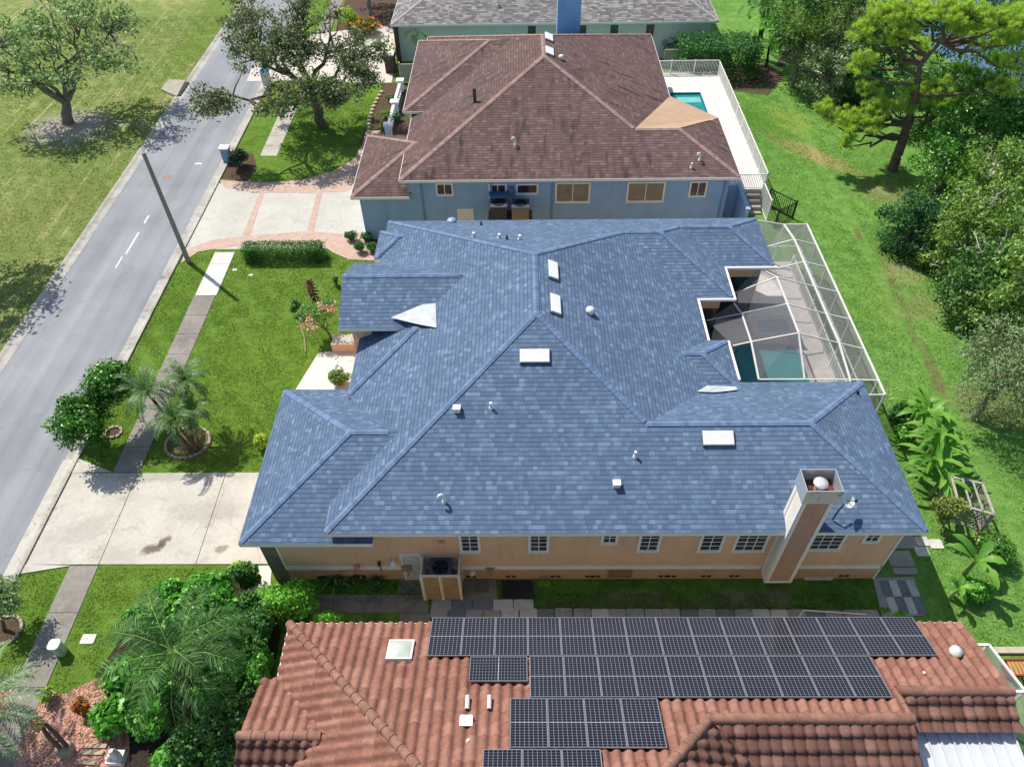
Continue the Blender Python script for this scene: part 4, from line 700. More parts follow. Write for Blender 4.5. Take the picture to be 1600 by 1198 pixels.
# small west gable
g1 = P(388, 1155, 4.0); vx = P(515, 1152, 4.2)
gyr = g1[1]; gtop = TZ+TS*2.0; GWx = cNW[0]-.55
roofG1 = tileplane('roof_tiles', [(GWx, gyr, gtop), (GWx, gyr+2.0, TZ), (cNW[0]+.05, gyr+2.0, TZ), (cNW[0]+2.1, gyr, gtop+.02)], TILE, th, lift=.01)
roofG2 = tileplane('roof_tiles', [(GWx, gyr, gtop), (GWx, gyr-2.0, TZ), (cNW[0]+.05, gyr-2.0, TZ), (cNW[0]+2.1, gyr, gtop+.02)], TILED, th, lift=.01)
# south facing slopes
Ej = (Mt[0]+2*(J1[0]-Mt[0])+6, top[1], 0)
dS = 4.2
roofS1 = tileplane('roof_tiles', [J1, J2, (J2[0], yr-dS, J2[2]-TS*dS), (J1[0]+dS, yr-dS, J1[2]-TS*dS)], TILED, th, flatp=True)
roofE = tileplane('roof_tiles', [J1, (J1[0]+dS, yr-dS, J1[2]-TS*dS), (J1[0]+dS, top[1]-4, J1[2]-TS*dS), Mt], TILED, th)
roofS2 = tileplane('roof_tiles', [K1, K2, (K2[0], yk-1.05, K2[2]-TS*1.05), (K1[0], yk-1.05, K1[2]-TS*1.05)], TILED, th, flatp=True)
def ridgetiles(mb, a, b_, r=.15, L_=.42):
    a, b_ = Vector(a), Vector(b_); d = b_-a; L = d.length; d /= L; n = max(1, int(L/L_))
    for i in range(n): p = a+d*(L*i/n)+Vector((0, 0, .05)); q_ = a+d*(L*(i+1.12)/n)+Vector((0, 0, .03)); mb.tube([p, q_], [r*1.0, r*.93], 14)
for a, b_, r__ in ((top, cNW, .16), (Mt, J1, .16), (J1, J2, .17), (K1, K2, .17), ((cNW[0]+2.0, gyr, gtop), (GWx, gyr, gtop), .16), (J2, K1, .09)): mb = MB(); ridgetiles(mb, a, b_, r__); mb.build('ridge_tiles', RIDGET, th)
fs = MB(); fs.beam((cNW[0]-.03, TY, TZ-.1), (cNW[0]-.03, gyr+2.1, TZ-.1), .05, .22); fs.beam((cNW[0], TY+.03, TZ-.1), (cNE[0], TY+.03, TZ-.1), .05, .2); fs.beam((cNE[0]+.0, TY, TZ-.06), (K2[0]+.0, yk, K2[2]-.06), .05, .2); fs.beam(dn(K2, .06), (K2[0], yk-1.05, K2[2]-TS*1.05-.06), .05, .2); fs.beam(dn(J2, .08), (J2[0], yr-dS, J2[2]-TS*dS-.08), .05, .2); fs.build('fascia', WHITE, th)
gw_ = MB(); gw_.add([(K2[0]-.31, TY-.35, TZ-.1), (K2[0]-.31, yk-1.0, TZ-.1), (K2[0]-.31, yk, K2[2]-.1)], [(0, 1, 2)]); gw_.build('gable_wall', plain('cream_stucco', 'c9b79c'), th); gw_ = MB(); gw_.add([(J2[0]-.31, yk, TZ-.1), (J2[0]-.31, yr-dS, TZ-.1), (J2[0]-.31, yr, J2[2]-.1)], [(0, 1, 2)]); gw_.build('gable_wall', plain('cream_stucco', 'c9b79c'), th)
# skylight, vents
c_ = Vector(PP(626, 1021, nT, pT)); N_ = Vector(nT).normalized(); e = Vector((-1, 0, 0)); g_ = N_.cross(e); mb = MB(); mb.obox(c_+N_*.12, e, g_, N_, .43, .43, .1); o = mb.build('skylight', OFFW, th); k = NM('frosted_dome', .15, .6); k.col(srgb('b9bfb2')); mb = MB()
vs_ = []; nn = 8
for i in range(nn+1):
    for j in range(nn+1): a, b_ = i/nn*2-1, j/nn*2-1; vs_.append(c_+N_*(.22+.12*(1-a**2)*(1-b_**2))+e*a*.37+g_*b_*.37)
mb.add(vs_, [(i*(nn+1)+j, (i+1)*(nn+1)+j, (i+1)*(nn+1)+j+1, i*(nn+1)+j+1) for i in range(nn) for j in range(nn)], True); mb.build('dome', k.m, o)
for (u, v, kd) in ((731, 1100, 'h'), (765, 1100, 'h'), (729, 1128, 'w'), (732, 1158, 'p'), (1489, 1022, 'r'), (1441, 1053, 'p')):
    x, y, z = PP(u, v, nT, pT); mb = MB()
    if kd == 'h': mb.box(x-.07, x+.07, y-.2, y+.2, z-.05, z+.2); mb.tube([(x, y-.2, z+.2), (x, y+.2, z+.2)], .07, 10)
    elif kd == 'w': mb.box(x-.18, x+.18, y-.15, y+.15, z-.05, z+.22); mb.box(x-.2, x+.2, y-.18, y+.1, z+.221, z+.25)
    elif kd == 'r': mb.tube([(x, y, z), (x, y, z+.2)], .13, 14); mb.tube([(x, y, z+.2), (x, y, z+.3), (x, y, z+.36)], [.2, .19, .06], 16)
    else: mb.tube([(x, y, z-.05), (x, y, z+.16)], .045, 10); mb.tube([(x, y, z-.05), (x, y, z+.09)], [.1, .06], 10)
    mb.build('roof_vent', plain('vent_white', 'd8d4cc', .5), th)
# white metal patio roof, screen room at the right
A = (J2[0]+.02, yk-1.0, K1[2]-TS*1.0-.22); mb = MB(); x0, x1 = J2[0]+.03, K2[0]-.05; L_ = 5; z0, z1 = A[2]-.06, A[2]-.06-.35
mb.add([(x0, yk-.8, z0), (x1, yk-.8, z0), (x1, yk-.8-L_, z1), (x0, yk-.8-L_, z1), (x0, yk-.8, z0-.06), (x1, yk-.8, z0-.06), (x1, yk-.8-L_, z1-.06), (x0, yk-.8-L_, z1-.06)], [(0, 3, 2, 1), (4, 5, 6, 7), (0, 1, 5, 4), (1, 2, 6, 5), (2, 3, 7, 6), (3, 0, 4, 7)])
n_ = 9
for i in range(n_+1): xx = x0+.02+(x1-x0-.04)*i/n_; mb.beam((xx, yk-.8, z0+.04), (xx, yk-.8-L_, z1+.04), .045, .08)
o = mb.build('patio_roof', plain('white_metal_roof', 'c9cccf', .45, var=.08, scale=.8), th)
# ------------------------------------------------------------------ solar panels
def solarmat():
    k = NM('solar_cells', .1, .35); uv = k.n('TexCoord', 2); sp = k.t.nodes.new('ShaderNodeSeparateXYZ'); k.put(sp.inputs[0], uv); u, v = sp.outputs[0], sp.outputs[1]
    def ln(x, n_, wd): f = k.math('FRACT', k.math('MULTIPLY', x, n_)); return k.math('MAXIMUM', k.math('LESS_THAN', f, wd), k.math('GREATER_THAN', f, 1-wd))
    li = k.math('MAXIMUM', ln(u, 8, .045), k.math('MULTIPLY', ln(v, 18, .06), .7)); mid = k.math('LESS_THAN', k.math('ABSOLUTE', k.math('SUBTRACT', v, .5)), .008)
    c = k.mix(li, k.ramp(k.noise(.4, 2), [(.3, srgb('15151b')), (.7, srgb('1c1c24'))]), srgb('7e8088')); c = k.mix(mid, c, srgb('96989c')); k.col(c); return k.m
SOLAR = solarmat(); SOLF = plain('panel_frame', '909296', .4, .5, var=.05)
def panel(c0, ex, gy_, wid, hei, label, group):
    """one framed module lying on the slope; c0 its lower left corner, ex along the eave, gy_ up the slope"""
    c0, ex, gy_ = Vector(c0), Vector(ex).normalized(), Vector(gy_).normalized(); N_ = ex.cross(gy_).normalized()
    if N_.z < 0: N_ = -N_
    cc = c0+ex*wid/2+gy_*hei/2; r_ = thing('solar_panel', label, 'solar panel', tuple(cc), group); mb = MB(); t = .024
    mb.obox(cc+gy_*(hei/2-t/2), ex, gy_, N_, wid/2, t/2, .025); mb.obox(cc-gy_*(hei/2-t/2), ex, gy_, N_, wid/2, t/2, .025); mb.obox(cc+ex*(wid/2-t/2), ex, gy_, N_, t/2, hei/2-t, .025); mb.obox(cc-ex*(wid/2-t/2), ex, gy_, N_, t/2, hei/2-t, .025); mb.build('frame', SOLF, r_)
    mb = MB(); a, b_ = ex*(wid/2-t), gy_*(hei/2-t); q_ = [cc-a-b_, cc+a-b_, cc+a+b_, cc-a+b_]; mb.uv[0] = [(0, 0), (1, 0), (1, 1), (0, 1)] if hei > wid else [(0, 0), (0, 1), (1, 1), (1, 0)]
    q_ = [p+N_*.012 for p in q_]; mb.poly(q_); mb.add([p-N_*.02 for p in q_], [(0, 3, 2, 1)]); mb.build('cells', SOLAR, r_); return r_
nTl = Vector(nT).normalized(); LIFT = .2
def rowpanels(uL, vT, uR, vB, n_, label, portrait=True):
    tl, tr_, bl = (Vector(PP(u, v, nT, pT, LIFT)) for u, v in ((uL, vT), (uR, vT), (uL, vB)))
    ex = Vector((1, 0, 0)); gy_ = Vector((0, -1, TS)).normalized(); W_ = (tr_.x-tl.x)/n_; H_ = (bl-tl).dot(gy_)
    for i in range(n_): panel(tl+ex*(W_*i+.01), ex, gy_, W_-.012, H_-.012, label, label.replace('solar panel', 'solar panels', 1))
rowpanels(676, 972, 1424, 1032, 15, 'solar panel in the long top row nearest the side yard')
rowpanels(827, 1032.5, 1357, 1097, 10, 'solar panel in the second row, upright between the short panel and the dark tiles')
rowpanels(735, 1033, 824, 1072, 1, 'solar panel lying on its side at the left end of the second row')
rowpanels(797, 1098.5, 1026, 1176, 4, 'solar panel in the third row of four above the white vents')
rowpanels(755, 1178, 938, 1262, 3, 'solar panel in the bottom row of three cut by the photo edge')
# ------------------------------------------------------------------ pool cage, pool and spa of the main house
PAVG = pavers('grey_deck_pavers', ('c9c1ba', 'd8d2cb'), 3., 'a39b95', .3); DZ = .25
sheet('pool_deck', [(8.3, 22.0), (16.2, 22.0), (16.2, 35.9), (8.3, 35.9)], DZ, PAVG, .3)
def rounded(x0, x1, y0, y1, r, n=6):
    out = []
    for (cx, cy, a0) in ((x1-r, y1-r, 0), (x0+r, y1-r, 90), (x0+r, y0+r, 180), (x1-r, y0+r, 270)):
        for i in range(n+1): a = math.radians(a0+90*i/n); out.append((cx+r*math.cos(a), cy+r*math.sin(a)))
    return out
def ring(mb, outer, inner, z0, z1):
    n = len(outer); vs = [(x, y, z1) for x, y in outer]+[(x, y, z1) for x, y in inner]+[(x, y, z0) for x, y in outer]+[(x, y, z0) for x, y in inner]
    for i in range(n): j = (i+1) % n; mb.add([vs[i], vs[j], vs[n+j], vs[n+i], vs[2*n+i], vs[2*n+j], vs[3*n+j], vs[3*n+i]], [(0, 1, 2, 3), (0, 4, 5, 1), (3, 2, 6, 7)])
k = NM('teal_pool_water', .05, .5); k.col(k.ramp(k.noise(.5, 3), [(.3, srgb('1f6f70')), (.7, srgb('2f8f8c'))])); k.bump(k.noise(6, 3), .05, .02); TEAL = k.m
COP = plain('pool_coping', 'b5a79f', .8, var=.1, scale=5)
po = thing('swimming_pool', 'dark teal pool under the screen cage behind the main house', 'pool', (13, 25.5, DZ)); mb = MB(); mb.prism(rounded(11.25, 14.7, 22.4, 28.75, .9), DZ+.004, DZ+.02); mb.build('water', TEAL, po); mb = MB(); ring(mb, rounded(10.95, 15.0, 22.1, 29.05, 1.2), rounded(11.25, 14.7, 22.4, 28.75, .9), DZ, DZ+.05); mb.build('coping', COP, po)
sp_ = thing('spa', 'raised square spa at the far end of the teal pool', 'spa', (13.6, 29.75, DZ)); mb = MB(); mb.prism(rounded(12.8, 14.45, 29.25, 30.3, .3), DZ+.2, DZ+.33); mb.build('water', glassy('spa_water', '5d8fa0', .06, .5), sp_); mb = MB(); ring(mb, rounded(12.45, 14.8, 29.06, 30.6, .35), rounded(12.8, 14.45, 29.25, 30.3, .3), DZ+.02, DZ+.4); mb.build('coping', COP, sp_)
mb = MB()
for i in range(5): mb.box(13.0+i*.26, 13.22+i*.26, 28.9, 29.05, DZ+.051, DZ+.3)
mb.build('spillway_tiles', plain('pale_tile', 'cfc9b2', .4), sp_)
cage = thing('pool_cage', 'white framed screen cage over the pool behind the main house', 'screen cage', (14, 29, 0))
AY = [35.78, 33.82, 31.82, 29.75, 27.64, 25.52, 23.46, 22.56]; Ax, Az, Bx, Cx, Dx = 16.42, 3.0, 15.1, 13.0, 10.9
Bz = [3.0, 3.38, 3.38, 3.38, 3.38, 3.4, 3.05, 3.0]; Aq = [(Ax, y, Az) for y in AY]; Bq = [(Bx, y, z) for y, z in zip(AY, Bz)]
Cn = (12.2, 30.42, 4.1); Cq = {3: (Cx, AY[3], 4.02), 4: (Cx, AY[4], 4.05), 5: (Cx, AY[5], 4.08), 6: (Cx, AY[6], 3.1)}
Dn = (10.45, 27.82, 4.0); Dq = {4: (Dx, AY[4], 3.45), 5: (Dx, AY[5], 3.53), 6: (Dx, AY[6], 3.1)}
Wq = {0: (13.0, AY[0], 3.4), 1: PY(1200.2, 385, AY[1]), 2: PY(1212.7, 420, AY[2]), 3: (11.0, AY[3], 2.94), 4: (9.28, AY[4], 3.01), 5: (10.09, AY[5], 3.27)}
fr = MB(); B_ = lambda a, b_, t=.055: fr.beam(a, b_, t, t)
for i in range(7): B_(Aq[i], Aq[i+1], .085)
for i in range(6): B_(Bq[i], Bq[i+1], .085)
for i in range(7): B_(Aq[i], Bq[i])
B_(Aq[7], (14.4, AY[7], 3.0)); B_(Bq[6], (14.9, AY[7], 3.0))
for i in (0, 1, 2): B_(Bq[i], Wq[i])
for i in (3, 4, 5, 6): B_(Bq[i], Cq[i])
B_(Cn, Cq[3]); [B_(Cq[i], Cq[i+1], .075) for i in (3, 4, 5)]; B_(Cq[3], Wq[3]); B_(Dn, Dq[4]); [B_(Dq[i], Dq[i+1], .075) for i in (4, 5)]
for i in (4, 5): B_(Cq[i], Dq[i]); B_(Dq[i], Wq[i])
B_(Cq[6], Dq[6]); CAGEW = plain('cage_white', 'd3d3d0', .5, var=.08); fr.build('roof_frame', CAGEW, cage)
ps = MB()
for p in Aq: ps.beam((p[0], p[1], DZ-.2), (p[0], p[1], p[2]-.05), .065, .065, (0, 1, 0))
zm = 1.45
for i in range(7): ps.beam((Ax, AY[i], zm), (Ax, AY[i+1], zm), .07, .07); ps.beam((Ax, AY[i], DZ+.03), (Ax, AY[i+1], DZ+.03), .06, .08)
for y in (AY[0], AY[7]):
    xs_ = (15.1, 13.9) if y > 30 else (15.3,)
    for x in xs_: ps.beam((x, y, DZ), (x, y, 2.95), .06, .06, (0, 1, 0))
    ps.beam((Ax, y, zm), (13.0 if y > 30 else 14.5, y, zm), .06, .06)
ps.build('posts', CAGEW, cage)
k = NM('insect_screen', .9, .1); tb = k.t.nodes.new('ShaderNodeBsdfTransparent'); df_ = k.t.nodes.new('ShaderNodeBsdfDiffuse'); df_.inputs[0].default_value = (.24, .24, .25, 1); mx = k.t.nodes.new('ShaderNodeMixShader'); mx.inputs[0].default_value = .34
k.t.links.new(tb.outputs[0], mx.inputs[1]); k.t.links.new(df_.outputs[0], mx.inputs[2]); k.t.links.new(mx.outputs[0], k.t.nodes['Material Output'].inputs[0]); SCREEN = k.m
def scr(*q): mb = MB(); mb.poly([tuple(np.array(p)-(0, 0, .02)) for p in q]); return mb
sm = MB()
def addq(*q): sm.poly([tuple(np.array(p)-(0, 0, .0)) for p in q])
for i in range(7): addq((Ax, AY[i], DZ), (Ax, AY[i+1], DZ), Aq[i+1], Aq[i])
for i in range(6): addq(Aq[i], Aq[i+1], Bq[i+1], Bq[i])
addq(Bq[0], Bq[1], Wq[1], Wq[0]); addq(Bq[1], Bq[2], Wq[2], Wq[1]); addq(Bq[2], Bq[3], Cq[3], Cn, Wq[2]); addq(Cn, Cq[3], Wq[3])
for i in (3, 4, 5): addq(Bq[i], Bq[i+1], Cq[i+1], Cq[i])
addq(Cq[3], Cq[4], Dq[4], Dn, Wq[3]); addq(Dn, Dq[4], Wq[4]); [addq(Cq[i], Cq[i+1], Dq[i+1], Dq[i]) for i in (4, 5)]; addq(Dq[4], Dq[5], Wq[5], Wq[4])
addq((Ax, AY[0], DZ), Aq[0], Bq[0], Wq[0], (13, AY[0], DZ)); addq((Ax, AY[7], DZ), Aq[7], (14.5, AY[7], 3), (14.5, AY[7], DZ)); sm.build('screen', SCREEN, cage)
railing('pool_fence', 'low white picket fence along the east edge of the deck inside the screen cage', [(16.0, 23.0), (16.0, 35.2)], DZ, .95, WHITE, gap=.13, post=2.1, cat='fence')
# ------------------------------------------------------------------ side yard
LAT = thing('lattice_screen', 'tan lattice screen with white posts round the air conditioner by the side door', 'lattice screen', (-3.2, 14.13, 0)); lx0, lx1, ly, lz = -4.0, -2.52, 14.13, 1.95; lm_ = (lx0+lx1)/2
mb = MB(); 
for x in (lx0, lm_, lx1): mb.box(x-.06, x+.06, ly-.03, ly+.03, 0, lz)
mb.box(lx0-.06, lx1+.06, ly-.04, ly+.04, lz, lz+.07)
for x in (lx0, lx1): mb.box(x-.03, x+.03, ly+.031, WY-.06, lz-.05, lz+.05); mb.box(x-.03, x+.03, ly+.85, ly+.91, 0, lz-.051)
mb.build('frame', plain('lattice_frame', 'd9d0c0', .7), LAT)
k = NM('lattice_wood', .8, .2); k.col(k.ramp(k.noise(4, 4), [(.3, srgb('bf9a72')), (.7, srgb('d3b088'))]))
def lattice(mb, x0, x1, z0, z1, y, pitch, wdt=.035, axis='x', fix=0):
    W_, H_ = x1-x0, z1-z0
    for s_ in (-1, 1):
        o_ = -H_
        while o_ < W_+H_:
            t0, t1 = max(0, -o_ if s_ > 0 else o_-W_), min(H_, W_-o_ if s_ > 0 else o_)
            if t1-t0 > .03:
                a, b_ = (x0+o_+s_*t0, z0+t0), (x0+o_+s_*t1, z0+t1)
                if axis == 'x': mb.beam((a[0], y+.008*s_, a[1]), (b_[0], y+.008*s_, b_[1]), wdt, .01, (0, 1, 0))
                else: mb.beam((y+.008*s_, a[0], a[1]), (y+.008*s_, b_[0], b_[1]), wdt, .01, (1, 0, 0))
            o_ += pitch
mb = MB(); lattice(mb, lx0+.06, lm_-.06, .08, lz, ly, .17, .05); lattice(mb, lm_+.06, lx1-.06, .08, lz, ly, .17, .05); mb.build('lattice', k.m, LAT)
mb = MB(); lattice(mb, ly+.04, WY-.08, .08, lz-.06, lx0, .17, .05, axis='y'); mb.build('side_lattice', k.m, LAT); mb = MB(); lattice(mb, ly+.04, WY-.08, .08, lz-.06, lx1, .17, .05, axis='y'); mb.build('side_lattice', k.m, LAT)
condenser('air_conditioner', 'grey air conditioner with a round fan on a stand behind the tan lattice', -3.28, 14.62, .75, .86, .76, 1.05, plain('condenser_slate', '555b6b', .5)); mb = MB(); mb.box(-3.8, -2.8, 14.22, 15.02, .62, .745)
for x in (-3.7, -2.95): mb.box(x, x+.08, 14.3, 14.4, 0, .619); mb.box(x, x+.08, 14.85, 14.95, 0, .619)
o = mb.build('equipment_stand', plain('stand_wood', '6a5546', .8)); tag(o, 'brown stand carrying the grey air conditioner behind the lattice', 'stand')
def poly_px(name, px, z, mat, thick=.06): return sheet(name, [XY(*p) for p in px], z, mat, thick)
DIRTY = concrete('dirty_concrete', '736d62', '8f887b', '45423a', amt=.6); xsl = [P(478, 945)[0], P(520, 945)[0], P(572, 945)[0], P(619, 945)[0], P(670, 945)[0]]; ya, yb = P(570, 957)[1], P(570, 929)[1]
row('path', xsl, ya, yb, DIRTY, .03, .02); sheet('path', [XY(625, 958), XY(672, 958), XY(672, 975), XY(625, 975)], .028, DIRTY, .05)
poly_px('concrete_pad', [(724, 906), (775, 906), (778, 938), (724, 938)], .05, concrete('pad_concrete', '7a7568', '8d887a', '55504a', amt=.5)); poly_px('path', [(625, 906), (668, 906), (670, 927), (620, 927)], .02, DIRTY, .05)
o = sheet('rubber_mat', [XY(785, 907), XY(832, 907), XY(836, 936), XY(784, 935)], .03, plain('rubber', '2c2c2e', .7), .02); del o['kind']; tag(o, 'black rubber mat lying on the grass beside the concrete pad', 'mat')
x, y, z = P(753, 919); mb = MB(); ring(mb, rounded(x-.3, x+.3, y-.2, y+.2, .19), rounded(x-.22, x+.22, y-.13, y+.13, .12), .051, .1); o = mb.build('hose_coil', plain('hose', '6b6f52', .6)); tag(o, 'round green hose coil lying on the concrete pad beside the wall', 'hose')
SG = [concrete('stone_'+n_, a, b_, '4a463f', amt=.4) for n_, a, b_ in (('dark', '6f6f70', '85848a'), ('mid', '97928b', 'aca79e'), ('light', 'bdb8ad', 'd2ccc0'), ('pale', 'c8c4b8', 'd8d4ca'))]
rs = random.Random(5)
def stone(x, y, sx, sy, label, group, mi, z=.05, rot=0):
    mb = MB(); mb.prism(rounded(x-sx/2, x+sx/2, y-sy/2, y+sy/2, .07, 3), 0, z+rs.uniform(-.008, .008)); o = mb.build('stepping_stone', SG[mi]); return tag(o, label, 'stepping stone', group)
pa, pb = Vector(P(686, 958)), Vector(P(1360, 962)); n_ = 25
for i in range(n_): p = pa.lerp(pb, i/(n_-1)); stone(p.x+rs.uniform(-.02, .02), p.y+rs.uniform(-.02, .02), (pb.x-pa.x)/(n_-1)-.03, .46, 'worn concrete stepping stone in the long row behind the solar panels', 'stepping stones in the long row behind the solar panels', rs.choice([0, 1, 1, 2, 1]) if i not in (5, 19) else 2)
pa, pb = Vector(P(690, 945)), Vector(P(818, 945))
for i in range(5): p = pa.lerp(pb, i/4); stone(p.x, p.y, (pb.x-pa.x)/4-.03, .46, 'concrete stepping stone in the short row below the lattice screen', 'stepping stones in the short row below the lattice', rs.choice([0, 1]) if i < 3 else 2)
c00, c10, c01 = Vector(P(1372, 905)), Vector(P(1426, 903)), Vector(P(1384, 958)); ex, ey = (c10-c00)/4, (c01-c00)/2
sheet('path', [XY(1364, 903), XY(1428, 901), XY(1443, 961), XY(1378, 963)], .02, SG[1], .05)
for i in range(4):
    for j in range(2):
        p = c00+ex*(i+.5)+ey*(j+.5); stone(c00.x+ex.x*(i+.5), c00.y+ey.y*(j+.5)-.05, ex.x-.025, abs(ey.y)-.03, '%s slab in the block of eight at the house corner' % ('dark grey' if (i+j) % 2 == 0 else 'light grey'), '%s slabs in the block at the house corner' % ('dark' if (i+j) % 2 == 0 else 'light'), 0 if (i+j) % 2 == 0 else 2)
for i, px in enumerate(((1407, 845), (1402, 873), (1410, 892))): x, y, z = P(*px); stone(x+.1, y, 1.0, .75 if i < 2 else .3, 'grey slab %s beside the right corner of the house' % ('farthest back', 'in the middle', 'at the front')[i], None, 1)
for px in ((1440, 846), (1440, 862), (1462, 850)): x, y, z = P(*px); stone(x, y, .55, .45, 'pale slab in the sun beside the wooden arbor', 'pale sunlit slabs beside the arbor', 3)
mb = MB(); mb.tube([(*P(1246, 966)[:2], .05), (*P(1254, 955)[:2], .12), (*P(1352, 961)[:2], .1)], .03, 6); o = mb.build('plastic_pipe', WHITE); tag(o, 'thin white plastic pipe lying across the stepping stones', 'pipe')
mb = MB(); a = P(1275, 904); mb.box(a[0]-.5, a[0]+.65, a[1]-.06, a[1]+.04, 0, .1); o = mb.build('plank', OFFW); tag(o, 'white plank on the ground right of the chimney foot', 'plank')
# satellite dish on the roof by the chimney
x, y, z = PP(1313, 796, nS, pS); ds = thing('satellite_dish', 'small white satellite dish on a bent arm beside the chimney', 'satellite dish', (x, y, z)); mb = MB(); mb.tube([(x-.35, y-.35, z-.1), (x-.28, y-.3, z+.35), (x-.05, y-.1, z+.55)], .03, 8); mb.build('arm', DARK, ds); mb = MB(); R_ = .27; vs_ = [(0, 0, 0)]; cc = Vector((x+.05, y, z+.6)); nv = Vector((.35, -.55, .75)).normalized(); a1 = nv.orthogonal().normalized(); a2 = nv.cross(a1)
pts_ = [cc]+[cc+(a1*math.cos(t*math.pi/10)+a2*math.sin(t*math.pi/10))*R_*r__+nv*.12*r__*r__ for r__ in (.5, 1) for t in range(20)]
mb.add(pts_, [(0, 1+i, 1+(i+1) % 20) for i in range(20)]+[(1+i, 21+i, 21+(i+1) % 20, 1+(i+1) % 20) for i in range(20)], True); mb.build('reflector', plain('dish', 'd8d8d4', .5), ds); mb = MB(); mb.tube([cc, cc+nv*.42], .015, 6); mb.obox(cc+nv*.44, a1, a2, nv, .04, .03, .06); mb.build('receiver', DARK, ds)
# arbor at the back corner
ar = thing('arbor', 'weathered white wooden arbor with lattice sides beside the banana plants', 'arbor', (*P(1500, 838)[:2], 0)); q4 = [Vector(P(1472, 822)), Vector(P(1525, 838)), Vector(P(1508, 790)), Vector(P(1462, 780))]; mb = MB(); zt_ = 1.7
for p in q4: mb.beam(p, p+Vector((0, 0, zt_)), .09, .09, (0, 1, 0))
for i in range(4): a, b_ = q4[i], q4[(i+1) % 4]; mb.beam(a+Vector((0, 0, zt_)), b_+Vector((0, 0, zt_)), .1, .06); mb.beam(a+Vector((0, 0, .5)), b_+Vector((0, 0, .5)), .06, .06)
for t in (.33, .66): mb.beam(q4[0].lerp(q4[1], t)+Vector((0, 0, zt_+.06)), q4[3].lerp(q4[2], t)+Vector((0, 0, zt_+.06)), .07, .05)
ARW = plain('weathered_arbor_wood', 'a39d90', .85, var=.25, scale=5); mb.build('frame', ARW, ar); mb = MB()
for (a, b_) in ((q4[1], q4[2]), (q4[0], q4[1])):
    for i in range(9): t = i/8; mb.beam(a.lerp(b_, t)+Vector((0, 0, .55)), a.lerp(b_, min(1, t+.35))+Vector((0, 0, 1.65)), .035, .02); mb.beam(a.lerp(b_, t)+Vector((0, 0, .55)), a.lerp(b_, max(0, t-.35))+Vector((0, 0, 1.65)), .035, .02)
mb.build('lattice', ARW, ar)
# ------------------------------------------------------------------ street furniture
pl = MB(); pl.tube([(-20.61, 36.62, -.1), (-20.61, 36.62, 7.45)], [.15, .105], 12); o = pl.build('street_pole', plain('pole_concrete', '8a8983', .8, var=.12)); tag(o, 'tall plain grey street pole beside the kerb at the brick edged driveway', 'pole')
x, y, z = P(357, 252); mbx = thing('mailbox', 'blue and white pillar mailbox beside the round clipped bush', 'mailbox', (x, y, 0)); mb = MB(); mb.box(x-.28, x+.28, y-.25, y+.25, 0, 1.05); mb.build('pillar', plain('mailbox_blue', '7fa0bd', .6), mbx); mb = MB(); mb.box(x-.35, x+.35, y-.32, y+.32, 1.05, 1.15); mb.box(x-.2, x+.2, y-.2, y+.2, 1.15, 1.19); mb.build('cap', WHITE, mbx)
x, y, z = P(418, 132); mbx = thing('mailbox', 'bright blue roofed white mailbox under the street oak', 'mailbox', (x, y, 0)); mb = MB(); mb.box(x-.3, x+.3, y-.3, y+.3, 0, 1.15); mb.build('pillar', OFFW, mbx); mb = MB(); mb.add([(x-.38, y-.38, 1.15), (x+.38, y-.38, 1.15), (x+.38, y+.38, 1.15), (x-.38, y+.38, 1.15), (x, y, 1.5)], [(0, 1, 4), (1, 2, 4), (2, 3, 4), (3, 0, 4), (3, 2, 1, 0)]); mb.build('roof', plain('roof_blue', '3f86b5', .5), mbx)
cb = thing('storm_drain', 'concrete storm drain cover beside the far kerb', 'storm drain', (*P(270, 140)[:2], 0)); mb = MB(); mb.prism([XY(252, 142), XY(264, 127), XY(291, 128), XY(277, 153)], 0, .14); mb.build('cover', plain('drain_concrete', 'a59d8e', .9, var=.2), cb); mb = MB(); a, c_ = P(279, 151, .02), P(293, 130, .02); mb.beam((a[0], a[1], .06), (c_[0], c_[1], .06), .3, .1); mb.build('inlet', BLACK, cb)
x, y, z = P(97, 1018); ub = thing('utility_pedestal', 'pale green utility pedestal beside the sidewalk at the lower left', 'utility box', (x, y, 0)); mb = MB(); mb.prism(rounded(x-.2, x+.2, y-.2, y+.2, .12), 0, .62); mb.build('body', plain('pale_green', 'a9bfa6', .5), ub); mb = MB(); mb.prism(rounded(x-.22, x+.22, y-.22, y+.22, .14), .62, .72); mb.build('lid', plain('pale_green_lid', 'c5d4c2', .5), ub)
for px, sx, sy, lb in (((138, 998), .42, .3, 'white cover plate in the grass near the green utility pedestal'), ((367, 422), .22, .15, 'small pale cover in the lawn near the clean sidewalk'), ((392, 430), .2, .14, 'tiny white cover in the lawn below the clipped hedge')):
    x, y, z = P(*px); mb = MB(); mb.prism(rounded(x-sx/2*1.3, x+sx/2*1.3, y-sy/2*1.3, y+sy/2*1.3, .04), 0, .03); o = mb.build('utility_cover', OFFW); tag(o, lb, 'cover')
x, y, z = P(262, 277); mb = MB(); mb.tube([(x, y, .013), (x, y, .02)], .34, 20); o = mb.build('manhole_cover', plain('manhole', '9a8074', .8, var=.3, scale=8)); tag(o, 'reddish round manhole cover in the road near the pole top', 'manhole cover')
